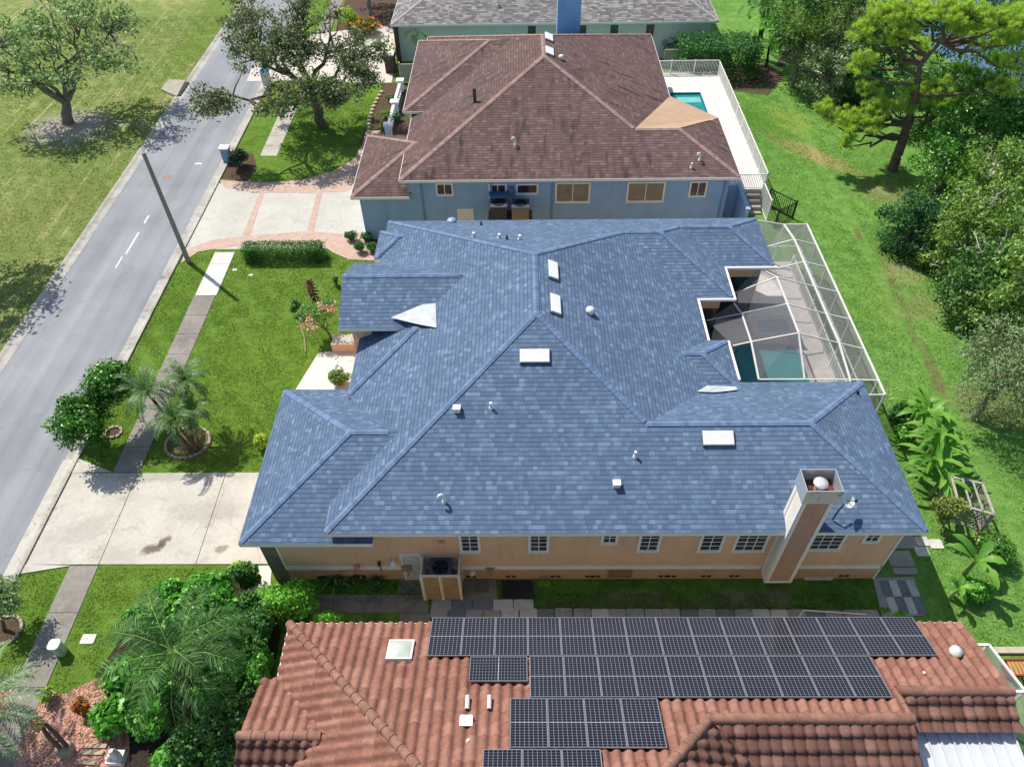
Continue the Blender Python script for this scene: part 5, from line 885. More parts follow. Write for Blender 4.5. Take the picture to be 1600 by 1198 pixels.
# ------------------------------------------------------------------ trees and plants
L_OAK = leafmat('oak_leaves', '4c5d36', '74855a', '93a07c', .2); L_PARK = leafmat('park_tree_leaves', '5c7a46', '93ad7c', 'b7c9a4', .25); L_CIT = leafmat('glossy_leaves', '2f6418', '568f2c', '86b85a', .2, .35, .5)
L_BRI = leafmat('bright_leaves', '66a438', '9ed45e', None, .4); L_PINE = leafmat('pine_needles', '86a040', 'b8cc66', 'd4de94', .42); L_OLI = leafmat('olive_leaves', '4b7230', '82a44a', 'bccc84', .25)
L_DEEP = leafmat('deep_green_leaves', '2c5222', '528238', '8cb06c', .22); L_GREY = leafmat('grey_green_leaves', '5f7a50', '8ea276', 'b4c09c', .22); L_HEDGE = leafmat('hedge_leaves', '35602a', '558a3e', None, .2)
L_QUEEN = leafmat('queen_palm_fronds', '2a4c1e', '4a7436', '739858', .2, .6, .2); L_SAGO = leafmat('glaucous_fronds', '5c7a54', '9ab088', None, .2, .5); L_PYG = leafmat('pygmy_palm_fronds', '3f6634', '729458', None, .2)
L_BAN = leafmat('banana_leaves', '4f8630', '84b24a', 'b4c868', .35, .45); L_BROAD = leafmat('broad_leaves', '3a7a22', '68ac3a', 'a6dc70', .3, .4, .5); L_CROT = leafmat('croton_leaves', '8a4a1c', 'b9702c', 'd0923c', .2); L_TI = leafmat('ti_leaves', '4a2428', '6b3438', None, .2)
L_VINE = leafmat('vine_leaves', '6a7a3c', 'a0a85c', None, .2); F_PINK = leafmat('pink_flowers', 'e0909c', 'f2b8bc', None, .3); F_RED = leafmat('red_flowers', 'c04a34', 'dc6a48', None, .3); F_ORG = leafmat('orange_flowers', 'd8742c', 'e89a3c', None, .3); L_YEL = leafmat('yellow_green_leaves', '8fb03a', 'bcd060', None, .3)
A_ = lambda t: np.array(t, float)
# park tree, street oak, tree beyond the left edge
pb_ = P(105, 192)
tree('oak_tree', 'big loose pale green tree on a grey litter patch across the road', 'tree', pb_, P(85, 80, 5.4), (6, 5, 2.4), L_PARK, BARKG, 11, 190, .8, 52, .25, .5, .36, 9, None, (.2, 0, 0), fork=.28,
     crowns=[(P(15, 70, 5.6), (4.2, 3.6, 1.9), 1.2), (P(110, 40, 6.2), (4.2, 3.6, 1.9), 1.2), (P(165, 95, 4.8), (2.6, 2.4, 1.3), .7), (P(50, 125, 4.2), (4, 2.0, 1.2), .7), (P(185, 40, 5.8), (2.0, 2.2, 1.3), .3)])
tree('oak_tree', 'dark green spreading oak on the lawn reaching over the road', 'tree', P(506, 197), P(470, 90, 6), (6, 4, 2.4), L_OAK, BARK, 12, 300, .72, 95, .19, .5, .34, 10, None, (-.2, .2, .2), fork=.42,
     crowns=[(P(460, 80, 5.8), (3.0, 2.4, 1.2), .9), (P(520, 150, 4.4), (2.4, 1.3, .9), .5), (P(410, 75, 6.2), (2.8, 3.2, 1.8), 1.2), (P(555, 85, 5.6), (2.3, 2.6, 1.5), .9), (P(335, 160, 4.6), (2.0, 1.2, .8), .5), (P(385, 20, 7), (2.2, 2.6, 1.4), .6), (P(475, 25, 7.2), (2.8, 2.4, 1.4), .7), (P(480, 140, 5.0), (2.8, 1.6, 1.1), .7), (P(570, 125, 4.6), (1.4, 1.4, .9), .35), (P(430, 165, 4.4), (2, 1, .8), .35)])
tb_ = A_((-34.2, 36.0, 0)); tree('oak_tree', 'tree mostly beyond the left edge, a few sprigs in the photo', 'tree', tb_, tb_+A_((0, 0, 5.6)), (3, 4, 2), L_PARK, BARKG, 13, 90, .8, 60, .24, .5, .26, 7, crowns=[(tb_+A_((.9, 0, 5.6)), (3.2, 3.6, 1.5), 1)])
# small dense tree by the road, ring of bricks with a palm pot
tree('small_tree', 'small dense dark green tree beside the road at the driveway corner', 'tree', P(152, 688), P(140, 645, 2.3), (1.5, 1.3, 1.1), L_CIT, BARK, 14, 95, .5, 190, .14, .55, .12, 6, fork=.4, low=.7, crowns=[(P(125, 655, 2.3), (1.15, 1.1, 1.0), 1.1), (P(168, 600, 2.9), (.95, .9, .9), .9), (P(105, 650, 1.5), (.7, .6, .5), .3)])
def ringbed(name, label, c, rx, ry, mat, seed, fill=MULCH):
    r_ = thing(name, label, 'planting ring', (c[0], c[1], 0)); n_ = int(2*math.pi*max(rx, ry)/.24); mb = MB(); rr_ = random.Random(seed)
    for i in range(n_): a = 2*math.pi*i/n_; p = Vector((c[0]+rx*math.cos(a), c[1]+ry*math.sin(a), .05)); t = Vector((-rx*math.sin(a), ry*math.cos(a), 0)).normalized(); mb.obox(p+Vector((0, 0, rr_.uniform(-.015, .015))), t, t.cross(Vector((0, 0, 1))), (0, 0, 1), .1, .06, .06)
    mb.build('edging', mat, r_); mb = MB(); mb.poly([(c[0]+(rx-.03)*math.cos(2*math.pi*i/24), c[1]+(ry-.03)*math.sin(2*math.pi*i/24), .03) for i in range(24)]); mb.build('mulch', fill, r_); return r_
EDG = plain('edging_stone', '9f9282', .9, var=.3, scale=6); ringbed('planting_ring', 'small brick edged ring of mulch beside the small dense tree', P(178, 676), .38, .34, EDG, 1); ringbed('planting_ring', 'large stone edged ring in the lawn under the small palms', P(294, 692), 1.05, .95, EDG, 2, lawn('ring_bed', '6a6a48', '7e7450', '7a6a58', .6))
ringbed('planting_ring', 'stone edged ring at the left edge around a little shrub', P(8, 985), .65, .6, EDG, 3)
for i, (bx, tx, lb) in enumerate((((298, 705), (228, 610, 2.9), 'small feathery palm leaning left over the sidewalk'), ((302, 700), (288, 592, 3.2), 'small feathery palm, farthest of the group in the stone ring'), ((308, 706), (273, 655, 2.2), 'low feathery palm leaning left, nearest of the group in the stone ring'), ((312, 702), (300, 640, 2.4), 'small upright feathery palm right of the group in the stone ring'))):
    palm('pygmy_palm', lb, P(*bx), P(*tx), L_PYG, BARK, 30+i, (18, 17, 18, 10)[i], (1.6, 1.45, 1.6, 1.1)[i], 44, .016, .28, .075, 'small palms in the stone ring', elev=(-.35, 1.25), droop=1.5, vee=.25)
# front garden
bush('clipped_hedge', 'long clipped rectangular hedge along the brick driveway ribbon', 'hedge', (*P(446, 404)[:2], .5), (2.35, .5, .5), L_HEDGE, 40, 9000, .1, boxy=True)
for i, (u, v, r_, lb) in enumerate(((548, 370, .42, 'round clipped shrub, left of the pair nearer the blue wall'), (572, 372, .4, 'round clipped shrub, right of the pair nearer the blue wall'), (562, 388, .42, 'round clipped shrub in front, near the brick path'), (582, 388, .4, 'round clipped shrub tucked against the blue roof corner'))): bush('round_shrub', lb, 'shrub', (*P(u, v, .3)[:2], .4), (r_*1.2, r_, .42), L_HEDGE, 41+i, 1600, .09, group='round shrubs at the blue house corner')
tree('oleander', 'small pink flowering tree in the front bed beside the entrance', 'tree', P(520, 530), P(492, 488, 1.9), (.85, .75, .7), leafmat('plumeria_leaves', '5b8a42', '93b878', None, .3), BARK, 50, 30, .34, 60, .16, .35, .05, 6, low=.8, crowns=[(P(490, 490, 1.8), (.8, .75, .6), 1.), (P(510, 475, 2.0), (.5, .5, .5), .5)])
rng = np.random.default_rng(4); cf = np.concatenate([A_(P(u_, v_, 2.4))+rng.normal(size=(24, 3))*.13 for u_, v_ in ((500, 478), (512, 486), (482, 498), (472, 510), (520, 482), (490, 510))]); V, F = leafV(cf, .12, rng, .8, 1.); o = npmesh('flower', V, F, F_PINK, bpy.data.objects['oleander'])
bush('dark_shrub', 'blue green low shrub left of the pink flowering tree', 'shrub', (*P(466, 490)[:2], .5), (.45, .4, .6), L_DEEP, 51, 900, .14)
def spiky(name, label, cat, c, h, r, n, lm, seed, L=.4, wd=.07, levels=6, group=None):
    rng = np.random.default_rng(seed); root = thing(name, label, cat, c, group); mb = MB(); c = A_(c); mb.tube([c, c+A_((0, 0, h*.5)), c+A_((.04, 0, h))], [.04, .035, .02], 6); mb.build('stem', BARK, root); V = []
    for i in range(n):
        z = h*(.25+.8*i/n); az = i*2.4; e = -.1+1.2*i/n; d = A_((math.cos(az)*math.cos(e), math.sin(az)*math.cos(e), math.sin(e))); s_ = A_((-math.sin(az), math.cos(az), 0)); p = c+A_((0, 0, z)); l_ = L*(.8+.4*rng.random())
        V += [p, p+d*l_*.55+s_*wd, p+d*l_-A_((0, 0, l_*.25)), p+d*l_*.55-s_*wd]
    npmesh('foliage', np.array(V), np.arange(len(V)).reshape(-1, 4), lm, root); return root
spiky('ti_plant', 'dark purple ti plant behind the pink flowering tree', 'plant', P(492, 470), 1.25, .3, 60, L_TI, 52, .42, .06)
bush('potted_shrub', 'small shrub in the bed edge by the entry gable roof', 'shrub', (*P(526, 446)[:2], .45), (.26, .26, .4), L_CIT, 53, 500, .1)
bush('round_shrub', 'olive round shrub beside the white front walk', 'shrub', (*P(533, 600)[:2], .5), (.75, .6, .5), L_OLI, 54, 3500, .09); bush('yellow_shrub', 'yellow green shrub at the garage corner of the lawn', 'shrub', (*P(412, 700)[:2], .55), (.45, .42, .55), L_YEL, 55, 900, .13)
mb = MB()
pth = [P(478, 551), P(476, 530), P(470, 505), P(484, 488)]
for i in range(3):
    a, b_ = Vector(pth[i]), Vector(pth[i+1]); n_ = int((b_-a).length/.18)
    for k in range(n_): p = a.lerp(b_, (k+.5)/n_); mb.obox(p+Vector((0, 0, .05)), (b_-a).normalized(), (b_-a).normalized().cross(Vector((0, 0, 1))), (0, 0, 1), .07, .03, .03)
o = mb.build('bed_edging', EDG); tag(o, 'row of edging stones round the front bed left of the walk', 'edging')
mb = MB(); a = P(533, 552); mb.box(a[0]-.45, -7.92, a[1]+.05, a[1]+.85, 0, .62); o = mb.build('planter', PEACH); tag(o, 'peach planter box filled with pale gravel beside the entrance', 'planter'); mb = MB(); mb.box(a[0]-.38, -7.98, a[1]+.12, a[1]+.78, .62, .66); mb.build('gravel', plain('pale_gravel', 'b5b1aa', .9, var=.5, scale=12, bump=.6), o)
bush('round_shrub', 'big dark round bush beside the blue and white mailbox', 'shrub', (*P(374, 262)[:2], .75), (1.0, .9, .75), leafmat('dark_hedge', '26402a', '3f5c3a', None, .15), 56, 3600, .13)
for i, (u, v) in enumerate(((604, 185), (612, 160), (598, 205), (622, 190))): bush('bed_shrub', 'low mixed shrub in the dark bed beside the white balustrade', 'shrub', (*P(u, v)[:2], .35), (.5, .45, .4), (L_OLI, L_DEEP, L_VINE, L_HEDGE)[i], 60+i, 600, .13, group='low shrubs in the bed beside the white balustrade')
rs = random.Random(8); mb = MB()
for i in range(16): t = i/15; x, y, z = P(578-20*t+32*t*t*1.2, 230-85*t); mb.tube([(x, y, -.05), (x, y, .14)], [.2, .16], 7)
mb.build('bed_rocks', plain('bed_rock', 'b5a58c', .9, var=.3, scale=4, bump=.4)); tag(bpy.data.objects['bed_rocks'], 'curved row of tan rocks edging the bed left of the balustrade', 'rocks')
# around the grey house
for i, (u, v, h, lb) in enumerate(((652, 92, 2.2, 'small bright palm between the grey roofed house and the blue house'), (700, 66, 2.4, 'small palm by the sage wall behind the red brown roof'))): b0 = P(u, v); palm('garden_palm', lb, b0, A_(b0)+A_((0, 0, h)), L_BRI if i == 0 else L_QUEEN, BARK, 70+i, 12, 1.5, 22, .03, .34, .08)
bush('yellow_bush', 'bright yellow green upright bush beside the dark brown garden wall', 'bush', (*P(616, 100)[:2], .9), (.55, .5, .9), L_YEL, 72, 900, .16); bush('flower_bush', 'bush with orange flowers in the bed at the top of the photo', 'bush', (*P(570, 52)[:2], .7), (2.2, 1.4, .8), L_HEDGE, 73, 3200, .18, flowers=(F_ORG, 90, .22)); bush('yellow_bush', 'pale yellow green bush at the top edge left of the bare trunk', 'bush', (*P(546, 45)[:2], 1.), (1.1, 1.2, 1.2), L_YEL, 74, 1500, .2)
bb_ = A_(P(578, 28)); tree('shade_tree', 'shade tree cut by the top edge beside the grey roofed house', 'tree', bb_, bb_+A_((0, 3, 6)), (4, 4, 2), L_DEEP, BARKG, 75, 60, 1., 60, .3, .5, .22, 5)
for i, (u, v) in enumerate(((1040, 88), (1058, 92))): b0 = P(u, v); palm('garden_palm', ('left', 'right')[i]+' low palm behind the white railing by the sage wall', b0, A_(b0)+A_((0, 0, 1.2)), L_QUEEN, BARK, 76+i, 12, 1.5, 20, .03, .34, .1)
# north east garden
bush('clipped_hedge', 'big dark clipped hedge at the corner of the white railing', 'hedge', (*P(1122, 92, 1.2)[:2], 1.35), (3.1, 1.7, 1.35), leafmat('dark_hedge_leaves', '2c5426', '46803a', None, .2), 80, 12000, .17, boxy=True)
for i, (u, v, h) in enumerate(((1178, 90, 4.2), (1196, 105, 3.2), (1206, 80, 4.6), (1190, 60, 4))): b0 = P(u, v); palm('garden_palm', ('bright green feathery palm among the dark ones right of the big hedge' if i == 1 else 'dark feathery palm in the clump right of the big hedge'), b0, A_(b0)+A_((0, 0, h)), L_DEEP if i != 1 else L_BRI, BARKD, 81+i, 15, 2.4, 30, .04, .5, .11, None if i == 1 else 'dark palms right of the big hedge')
mb = MB()
for pp in ([(1218, 98), (1232, 104), (1245, 104), (1258, 98), (1262, 106), (1275, 114), (1295, 122)],):
    for i in range(len(pp)-1):
        a, b_ = Vector(P(*pp[i])), Vector(P(*pp[i+1])); n_ = max(1, int((b_-a).length/.3))
        for k in range(n_): p = a.lerp(b_, (k+.5)/n_); mb.obox(p+Vector((0, 0, .06)), (b_-a).normalized(), (b_-a).normalized().cross(Vector((0, 0, 1))), (0, 0, 1), .13, .08, .09)
o = mb.build('bed_edging', OFFW); tag(o, 'pale curved edging round the mulch bed below the pepper trees', 'edging')
x, y, z = P(1226, 75); mb = MB(); mb.tube([(x, y, 0), (x, y, .12), (x, y, .15), (x, y, .7), (x, y, .75)], [.28, .28, .09, .09, .2], 14); mb.tube([(x, y, .75), (x, y, .85)], [.42, .5], 18); o = mb.build('bird_bath', OFFW); tag(o, 'white bird bath in the mulch bed right of the dark palms', 'bird bath')
def wood(lb, u, v, zc, R, lm, seed, ncl=55, clr=.75, lpc=95, ls=.2, bark=BARKG, group='trees along the back of the lawn', name='tree', asp=.5, **kw):
    c = A_(P(u, v, zc)); b0 = (c[0], c[1], 0); return tree(name, lb, 'tree', b0, tuple(c), R, lm, bark, seed, ncl, clr, lpc, ls, asp, .16, 6, group, fork=.35, low=.9, **kw)
wood('pale olive feathery tree at the top right of the dark palms', 1262, 42, 4.8, (2.6, 2.6, 2.0), L_OLI, 100, 90, .75, 100, .17, asp=.35)
wood('pale olive tree beside the pine crown at the top edge', 1315, 40, 4.6, (2.6, 2.6, 2.0), leafmat('pale_olive_leaves', '7f9255', 'aab57c', None, .25), 101, 90, .75, 100, .17, asp=.35)
wood('grey green drooping tree left of the pine', 1305, 100, 3.2, (2.2, 2.2, 2.0), L_GREY, 102, 70, .7, 110, .17)
wood('dark tree in deep shade left of the pine trunk', 1335, 112, 2.4, (2.0, 1.8, 2.0), L_DEEP, 103, 60, .7, 110, .18)
wood('dark tree at the top edge behind the pale olive trees', 1270, 6, 6, (4, 3, 2.4), L_DEEP, 104, 70, 1.0, 80, .26)
wood('dark bushy tree behind the pine trunk', 1462, 150, 2.8, (2.6, 2.2, 2.2), L_DEEP, 105, 70, .8, 100, .2)
wood('dark tree right of the pine trunk below its branches', 1520, 190, 3.6, (3.2, 2.6, 2.4), L_CIT, 106, 85, .8, 100, .2)
wood('green tree at the right edge below the pine', 1592, 165, 4.2, (2.6, 3, 2.6), L_DEEP, 107, 70, .9, 90, .22)
wood('bright green bush tree right of the pine shadow', 1478, 265, 2.4, (2.2, 2.0, 2.0), L_CIT, 108, 70, .7, 110, .18)
wood('dark green rounded tree at the edge of the back lawn', 1432, 345, 2.0, (2.0, 1.8, 1.9), leafmat('blue_green_leaves', '2f5a30', '4f7f4c', None, .2), 109, 75, .6, 130, .16)
wood('olive green broad tree at the right edge, upper one', 1560, 270, 4.0, (2.6, 2.4, 2.2), L_OLI, 110, 75, .7, 110, .19)
wood('olive green broad tree with bare pale twigs right of the lawn', 1530, 350, 3.4, (2.6, 2.2, 2.4), L_OLI, 111, 95, .65, 120, .18)
wood('dark green tree under the olive trees at the right', 1540, 440, 2.6, (2.0, 2.0, 2.2), L_DEEP, 112, 80, .65, 110, .18)
wood('grey leafed tree at the right edge beside the worn lawn', 1582, 565, 4.0, (2.0, 2.2, 2.2), L_GREY, 113, 100, .6, 130, .13, asp=.35)
wood('olive tree cut by the right edge in the middle', 1606, 440, 4.2, (2.0, 2.4, 2.4), L_OLI, 114, 60, .7, 110, .19)
wood('low twiggy shrub at the foot of the dark rounded tree', 1458, 405, .8, (.9, .8, .7), L_OLI, 115, 26, .4, 90, .13)
wood('dark shrub at the right edge below the olive trees', 1590, 500, 1.6, (1.4, 1.4, 1.5), L_DEEP, 116, 40, .6, 110, .17)
for i, (u, v, zc, R) in enumerate(((1440, 10, 5, (4, 4, 2.5)), (1530, 20, 5, (4, 4, 2.5)), (1380, 75, 3, (2.5, 2.5, 2)), (1600, 60, 6, (3, 4, 3)))): wood('deep green tree behind the pine near the lake', u, v, zc, R, L_DEEP, 120+i, 60, 1.0, 70, .27, group='deep green trees behind the pine')
mb = MB(); rng = np.random.default_rng(9)
for (u, v, z) in ((1555, 262, 5.4), (1545, 375, 5.0), (1570, 380, 5.2), (1480, 400, 1.8), (1560, 300, 5.6)):
    c = A_(P(u, v, z))
    for k in range(4): e = c+rng.normal(size=3)*A_((.8, .6, .35))+A_((0, 0, .25)); mb.tube(limb(c-A_((0, 0, .8)), e, rng, 4, .2), [.035, .03, .025, .016, .008], 5)
o = mb.build('bare_branches', plain('bleached_wood', 'b9b2a6', .8)); o.parent = bpy.data.objects.get('tree.011') ; 
if o.parent: o.location = -o.parent.location
# the pines
def pine(label, base, mids, tufts, seed, tr, lm=L_PINE, nper=17, spread=1.0, nl=80, nlen=.3):
    rng = np.random.default_rng(seed); root = thing('pine_tree', label, 'tree', base, 'tall pines at the upper right'); mb = MB(); pts = [A_(base)-(0, 0, .1)]+[A_(p) for p in mids]; mb.tube([tuple(p) for p in pts], list(np.linspace(tr, tr*.3, len(pts))), 10); nodes = []
    for i in range(1, len(pts)-1): nodes += [pts[i]*(1-t)+pts[i+1]*t for t in (0, .33, .66)]
    nodes.append(pts[-1]); nodes = np.array(nodes); V = []
    for (c, R) in tufts:
        c = A_(c); d = np.linalg.norm(nodes-c-A_((0, 0, -.8)), axis=1); n0 = nodes[d.argmin()]; lp = limb(n0, c-A_((0, 0, .25)), rng, 5, .14, -.03); mb.tube(lp, list(np.linspace(tr*.34, tr*.1, 6)), 6)
        for k in range(int(nper*R[0]*R[1]*1.6)+6):
            q = shell(1, rng, 2.4)[0]; q[2] = q[2] if q[2] > 0 else q[2]*.5; t = c+q*A_(R); mb.tube([tuple(lp[-1]), tuple((lp[-1]+t)/2+rng.normal(size=3)*.08), tuple(t)], [.03, .022, .012], 4, False)
            ax = nrm(q*A_((.8, .8, .5))+A_((0, 0, .65))+rng.normal(size=3)*.2)
            dirs = nrm(ax*.75+nrm(rng.normal(size=(nl, 3)))*.95); s_ = nrm(np.cross(dirs, rng.normal(size=(nl, 3)))); l_ = (nlen*(.7+.5*rng.random(nl)))[:, None]; b0 = t+ax*(rng.random((nl, 1))*.22-.06); wd = .014
            V.append(np.stack([b0, b0+dirs*l_*.5+s_*wd, b0+dirs*l_, b0+dirs*l_*.5-s_*wd], 1).reshape(-1, 3))
    mb.build('trunk', BARK, root); V = np.concatenate(V); npmesh('crown', V, np.arange(len(V)).reshape(-1, 4), lm, root)
pzb = P(1394, 266); rp_ = random.Random(3)
PT = lambda u, v, z, r, h=.5: (P(u, v, z), (r, r*.9, h))
pine('tall leaning pine with bright yellow green needle clumps on the back lawn', pzb, [P(1412, 215, 2.4), P(1430, 150, 5.0), P(1438, 100, 7), P(1470, 65, 8.5)],
     [PT(1385, 20, 9.5, 1.5, .7), PT(1425, 14, 10.2, 1.4, .7), PT(1470, 18, 10.6, 1.5, .7), PT(1520, 22, 10.6, 1.5, .7), PT(1560, 30, 10.4, 1.4, .7), PT(1360, 40, 8.8, 1.0), PT(1590, 60, 9.4, 1.1, .6), PT(1500, 45, 9.6, 1.1), PT(1410, 45, 9.0, 1.0), PT(1440, 72, 7.4, .85), PT(1532, 50, 9, .9), PT(1585, 100, 8, 1.0, .6), PT(1350, 95, 6.4, .8), PT(1355, 140, 5.0, .85), PT(1372, 165, 4.4, .85), PT(1395, 168, 4.4, .85), PT(1420, 140, 5.3, .7), PT(1450, 145, 5.0, .9), PT(1470, 135, 5.4, .8), PT(1285, 172, 4.0, .75, .6), PT(1318, 180, 3.8, .6, .5), PT(1345, 185, 3.7, .85, .5), PT(1325, 210, 3.0, .55), PT(1455, 165, 4.4, .7), PT(1340, 110, 6, .6), PT(1305, 190, 3.6, .6), PT(1330, 195, 3.4, .7), PT(1360, 200, 3.4, .7), PT(1322, 225, 2.6, .5, .6), PT(1410, 172, 4.2, .6), PT(1435, 160, 4.6, .7), PT(1365, 180, 4.0, .8), PT(1480, 160, 4.6, .7), PT(1345, 60, 8.0, .9), PT(1400, 62, 8.2, .8), PT(1545, 70, 8.6, .8), PT(1570, 140, 6.4, .9), PT(1595, 30, 10.2, 1.2, .7)], 140, .36)
pine('dark leaning pine trunk behind the bright pine', P(1440, 205), [P(1470, 165, 3), P(1500, 125, 5.5), P(1520, 100, 7)], [PT(1510, 110, 6.6, 1.0), PT(1550, 130, 6.0, 1.2), PT(1500, 150, 5, 1.0), PT(1560, 95, 7, 1.0)], 141, .26, leafmat('dark_pine_needles', '4c7a2c', '72a03c', None, .2))
# bananas
def banana(label, base, h, n, seed, L=1.5, wd=.24, lean=(0, 0), group='banana plants by the house'):
    rng = np.random.default_rng(seed); root = thing('banana_plant', label, 'banana plant', base, group); b0 = A_(base); t = b0+A_((lean[0], lean[1], h)); mb = MB(); mb.tube([tuple(b0), tuple((b0+t)/2), tuple(t)], [.1, .08, .05], 8); mb.build('stem', plain('banana_stem', '8a9a55', .7, var=.3), root); Vs, Fs, nv = [], [], 0
    for k in range(n):
        az = k*2.4+rng.normal()*.3; e = .3+.95*k/n+rng.normal()*.1; d = A_((math.cos(az), math.sin(az), 0)); s_ = A_((-math.sin(az), math.cos(az), 0)); pos = t.copy(); l_ = L*(.75+.4*rng.random()); N = 10; pts = []
        for i in range(N+1):
            f = i/N; pts.append((pos.copy(), e)); pos = pos+(d*math.cos(e)+A_((0, 0, math.sin(e))))*l_/N; e -= .19 if i > 2 else .05
        V = []
        for i, (p, ee) in enumerate(pts):
            f = i/N; w_ = wd*(0.12 if f < .15 else math.sin(math.pi*min(1, (f-.15)/.85*.93+.07))**.55)*(1+.12*rng.normal()*(f > .2)); up = A_((0, 0, 1)); V += [p+s_*w_+up*w_*.35, p, p-s_*w_+up*w_*.35]
        V = np.array(V); F = []
        for i in range(N): F += [[3*i, 3*i+1, 3*i+4, 3*i+3], [3*i+1, 3*i+2, 3*i+5, 3*i+4]]
        Vs.append(V); Fs.append(np.array(F)+nv); nv += len(V)
    npmesh('leaves', np.concatenate(Vs), np.concatenate(Fs), L_BAN, root); return root
for i, (u, v, h, lb) in enumerate(((1425, 690, 2.0, 'tallest banana plant with broad leaves behind the screen cage corner'), (1442, 720, 1.9, 'banana plant in the middle of the row along the east eave'), (1435, 752, 1.5, 'banana plant with drooping leaves left of the arbor'), (1415, 672, 1.6, 'banana plant nearest the cage corner'), (1452, 775, 1.2, 'small banana plant under the eave beside the arbor'), (1450, 735, 1.5, 'banana plant leaning over the lawn above the arbor'))): banana(lb, P(u, v), h, 16, 150+i, 1.6, .125)
banana('larger banana plant standing apart in the lawn near the tile roof corner', P(1500, 905), 1.5, 8, 158, 1.35, .17); banana('short young banana plant beside the larger one near the tile roof', P(1482, 935), .9, 8, 159, .8, .11)
bush('papaya_shrub', 'dark leafy shrub at the corner below the screen cage', 'shrub', (*P(1398, 660)[:2], .7), (.7, .6, .8), L_HEDGE, 160, 1300, .17); bush('low_shrub', 'mid green shrub between the eave and the banana plants', 'shrub', (*P(1405, 690)[:2], .6), (.6, .6, .6), L_BROAD, 161, 900, .18)
bush('ixora_bush', 'dark bush with small red flowers beside the arbor', 'bush', (*P(1545, 868)[:2], .75), (.95, .85, .75), L_CIT, 162, 3600, .11, flowers=(F_RED, 26, .085)); bush('low_shrub', 'leafy green shrub below the red flowering bush', 'shrub', (*P(1515, 930)[:2], .45), (.8, .6, .5), L_BROAD, 163, 1500, .15)
rng = np.random.default_rng(5); cc = np.concatenate([A_(P(1485, 790, 1.75))+shell(1100, rng)*A_((.85, .5, .3)), A_(P(1478, 800, 1.2))+shell(700, rng)*A_((.35, .4, .75))]); V, F = leafV(cc, .12, rng, .5, .6); o = npmesh('climbing_vine', V, F, L_VINE, None); tag(o, 'yellowish vine climbing over the weathered arbor', 'vine')
# foreground left garden
qb = A_(P(292, 1118)); palm('queen_palm', 'large feathery palm over the shrubs left of the tile roof', tuple(qb), P(277, 1022, 4.3), L_QUEEN, BARKG, 170, 19, 2.75, 62, .02, .62, .16, elev=(-.25, 1.1), droop=1.45, vee=.15, ribmat=plain('frond_rib', '7f9a52', .6))
sb = A_(P(-75, 1150)); palm('date_palm', 'grey green stiff palm at the lower left edge', tuple(sb), P(-48, 1105, 2.6), L_SAGO, BARK, 171, 26, 2.35, 70, .016, .42, .22, elev=(-.25, 1.0), droop=.8, vee=.5)
FB = 'broad leafed shrubs under the large palm'
for i, (u, v, z, R, lm, ls) in enumerate(((300, 950, .9, (1.3, .8, .9), L_BROAD, .2), (408, 985, 1.3, (.75, .9, 1.4), L_HEDGE, .13), (415, 1060, 1.2, (.55, 1.0, 1.3), L_BROAD, .17), (375, 1130, 1.1, (.9, 1.1, 1.2), L_DEEP, .16), (350, 960, 1.4, (1.0, .9, 1.4), L_BROAD, .18), (310, 1030, 1.3, (1.2, 1.0, 1.3), L_BROAD, .17), (365, 1190, .9, (1.0, .8, .9), L_HEDGE, .14), (265, 1190, .7, (.8, .6, .7), L_BROAD, .18), (270, 930, .8, (.8, .6, .8), L_BROAD, .18), (185, 1120, .8, (.9, .9, .8), L_BROAD, .22), (245, 1060, 1.0, (1.2, 1.0, 1.0), L_BROAD, .2), (395, 960, 1.1, (.7, .8, 1.1), L_HEDGE, .13), (400, 1100, 1.0, (.6, 1.2, 1.0), L_DEEP, .15), (340, 1150, 1.0, (1.1, .9, 1.0), L_HEDGE, .15), (330, 930, 1.1, (1.2, .9, 1.1), L_BROAD, .2), (385, 905, 1.0, (.8, .7, 1.0), L_HEDGE, .13), (230, 975, 1.0, (.9, .9, .9), L_BROAD, .2), (370, 1000, 1.2, (1.3, 1.1, 1.3), L_HEDGE, .15), (200, 1060, .9, (.9, 1.0, .9), L_BROAD, .2), (350, 1080, 1.2, (1.2, 1.1, 1.2), L_BROAD, .2), (235, 1130, .8, (.9, .8, .8), L_BROAD, .22), (405, 1030, 1.1, (.7, .9, 1.2), L_HEDGE, .14), (300, 1165, .9, (1.1, .9, .9), L_DEEP, .16), (290, 990, 1.0, (.9, .8, 1.0), L_BROAD, .2))):
    bush('broad_leaf_shrub', ('glossy broad leafed shrub' if lm is L_BROAD else 'darker fine leafed shrub')+' under the large palm', 'shrub', (*P(u, v, z*.6)[:2], z*.95), R, lm, 180+i, int(2300*R[0]*R[1]*(.16/ls)**1.3)+900, ls*.95, .7, FB if lm is L_BROAD else 'fine leafed shrubs under the large palm', ncl=16)
bush('bright_shrub', 'tall bright green shrub between the walk and the tile roof corner', 'shrub', (*P(448, 938, 1.0)[:2], 1.05), (1.35, .8, 1.2), L_BRI, 195, 8500, .12, ncl=26); bush('bright_shrub', 'small bright green shrub at the top corner of the tile roof', 'shrub', (*P(510, 965, .3)[:2], .45), (.85, .4, .55), L_BRI, 196, 2200, .1); bush('yellow_shrub', 'yellow green shrub tip beside the narrow white walk', 'shrub', (*P(372, 888, .6)[:2], .65), (.4, .35, .65), L_YEL, 197, 900, .11)
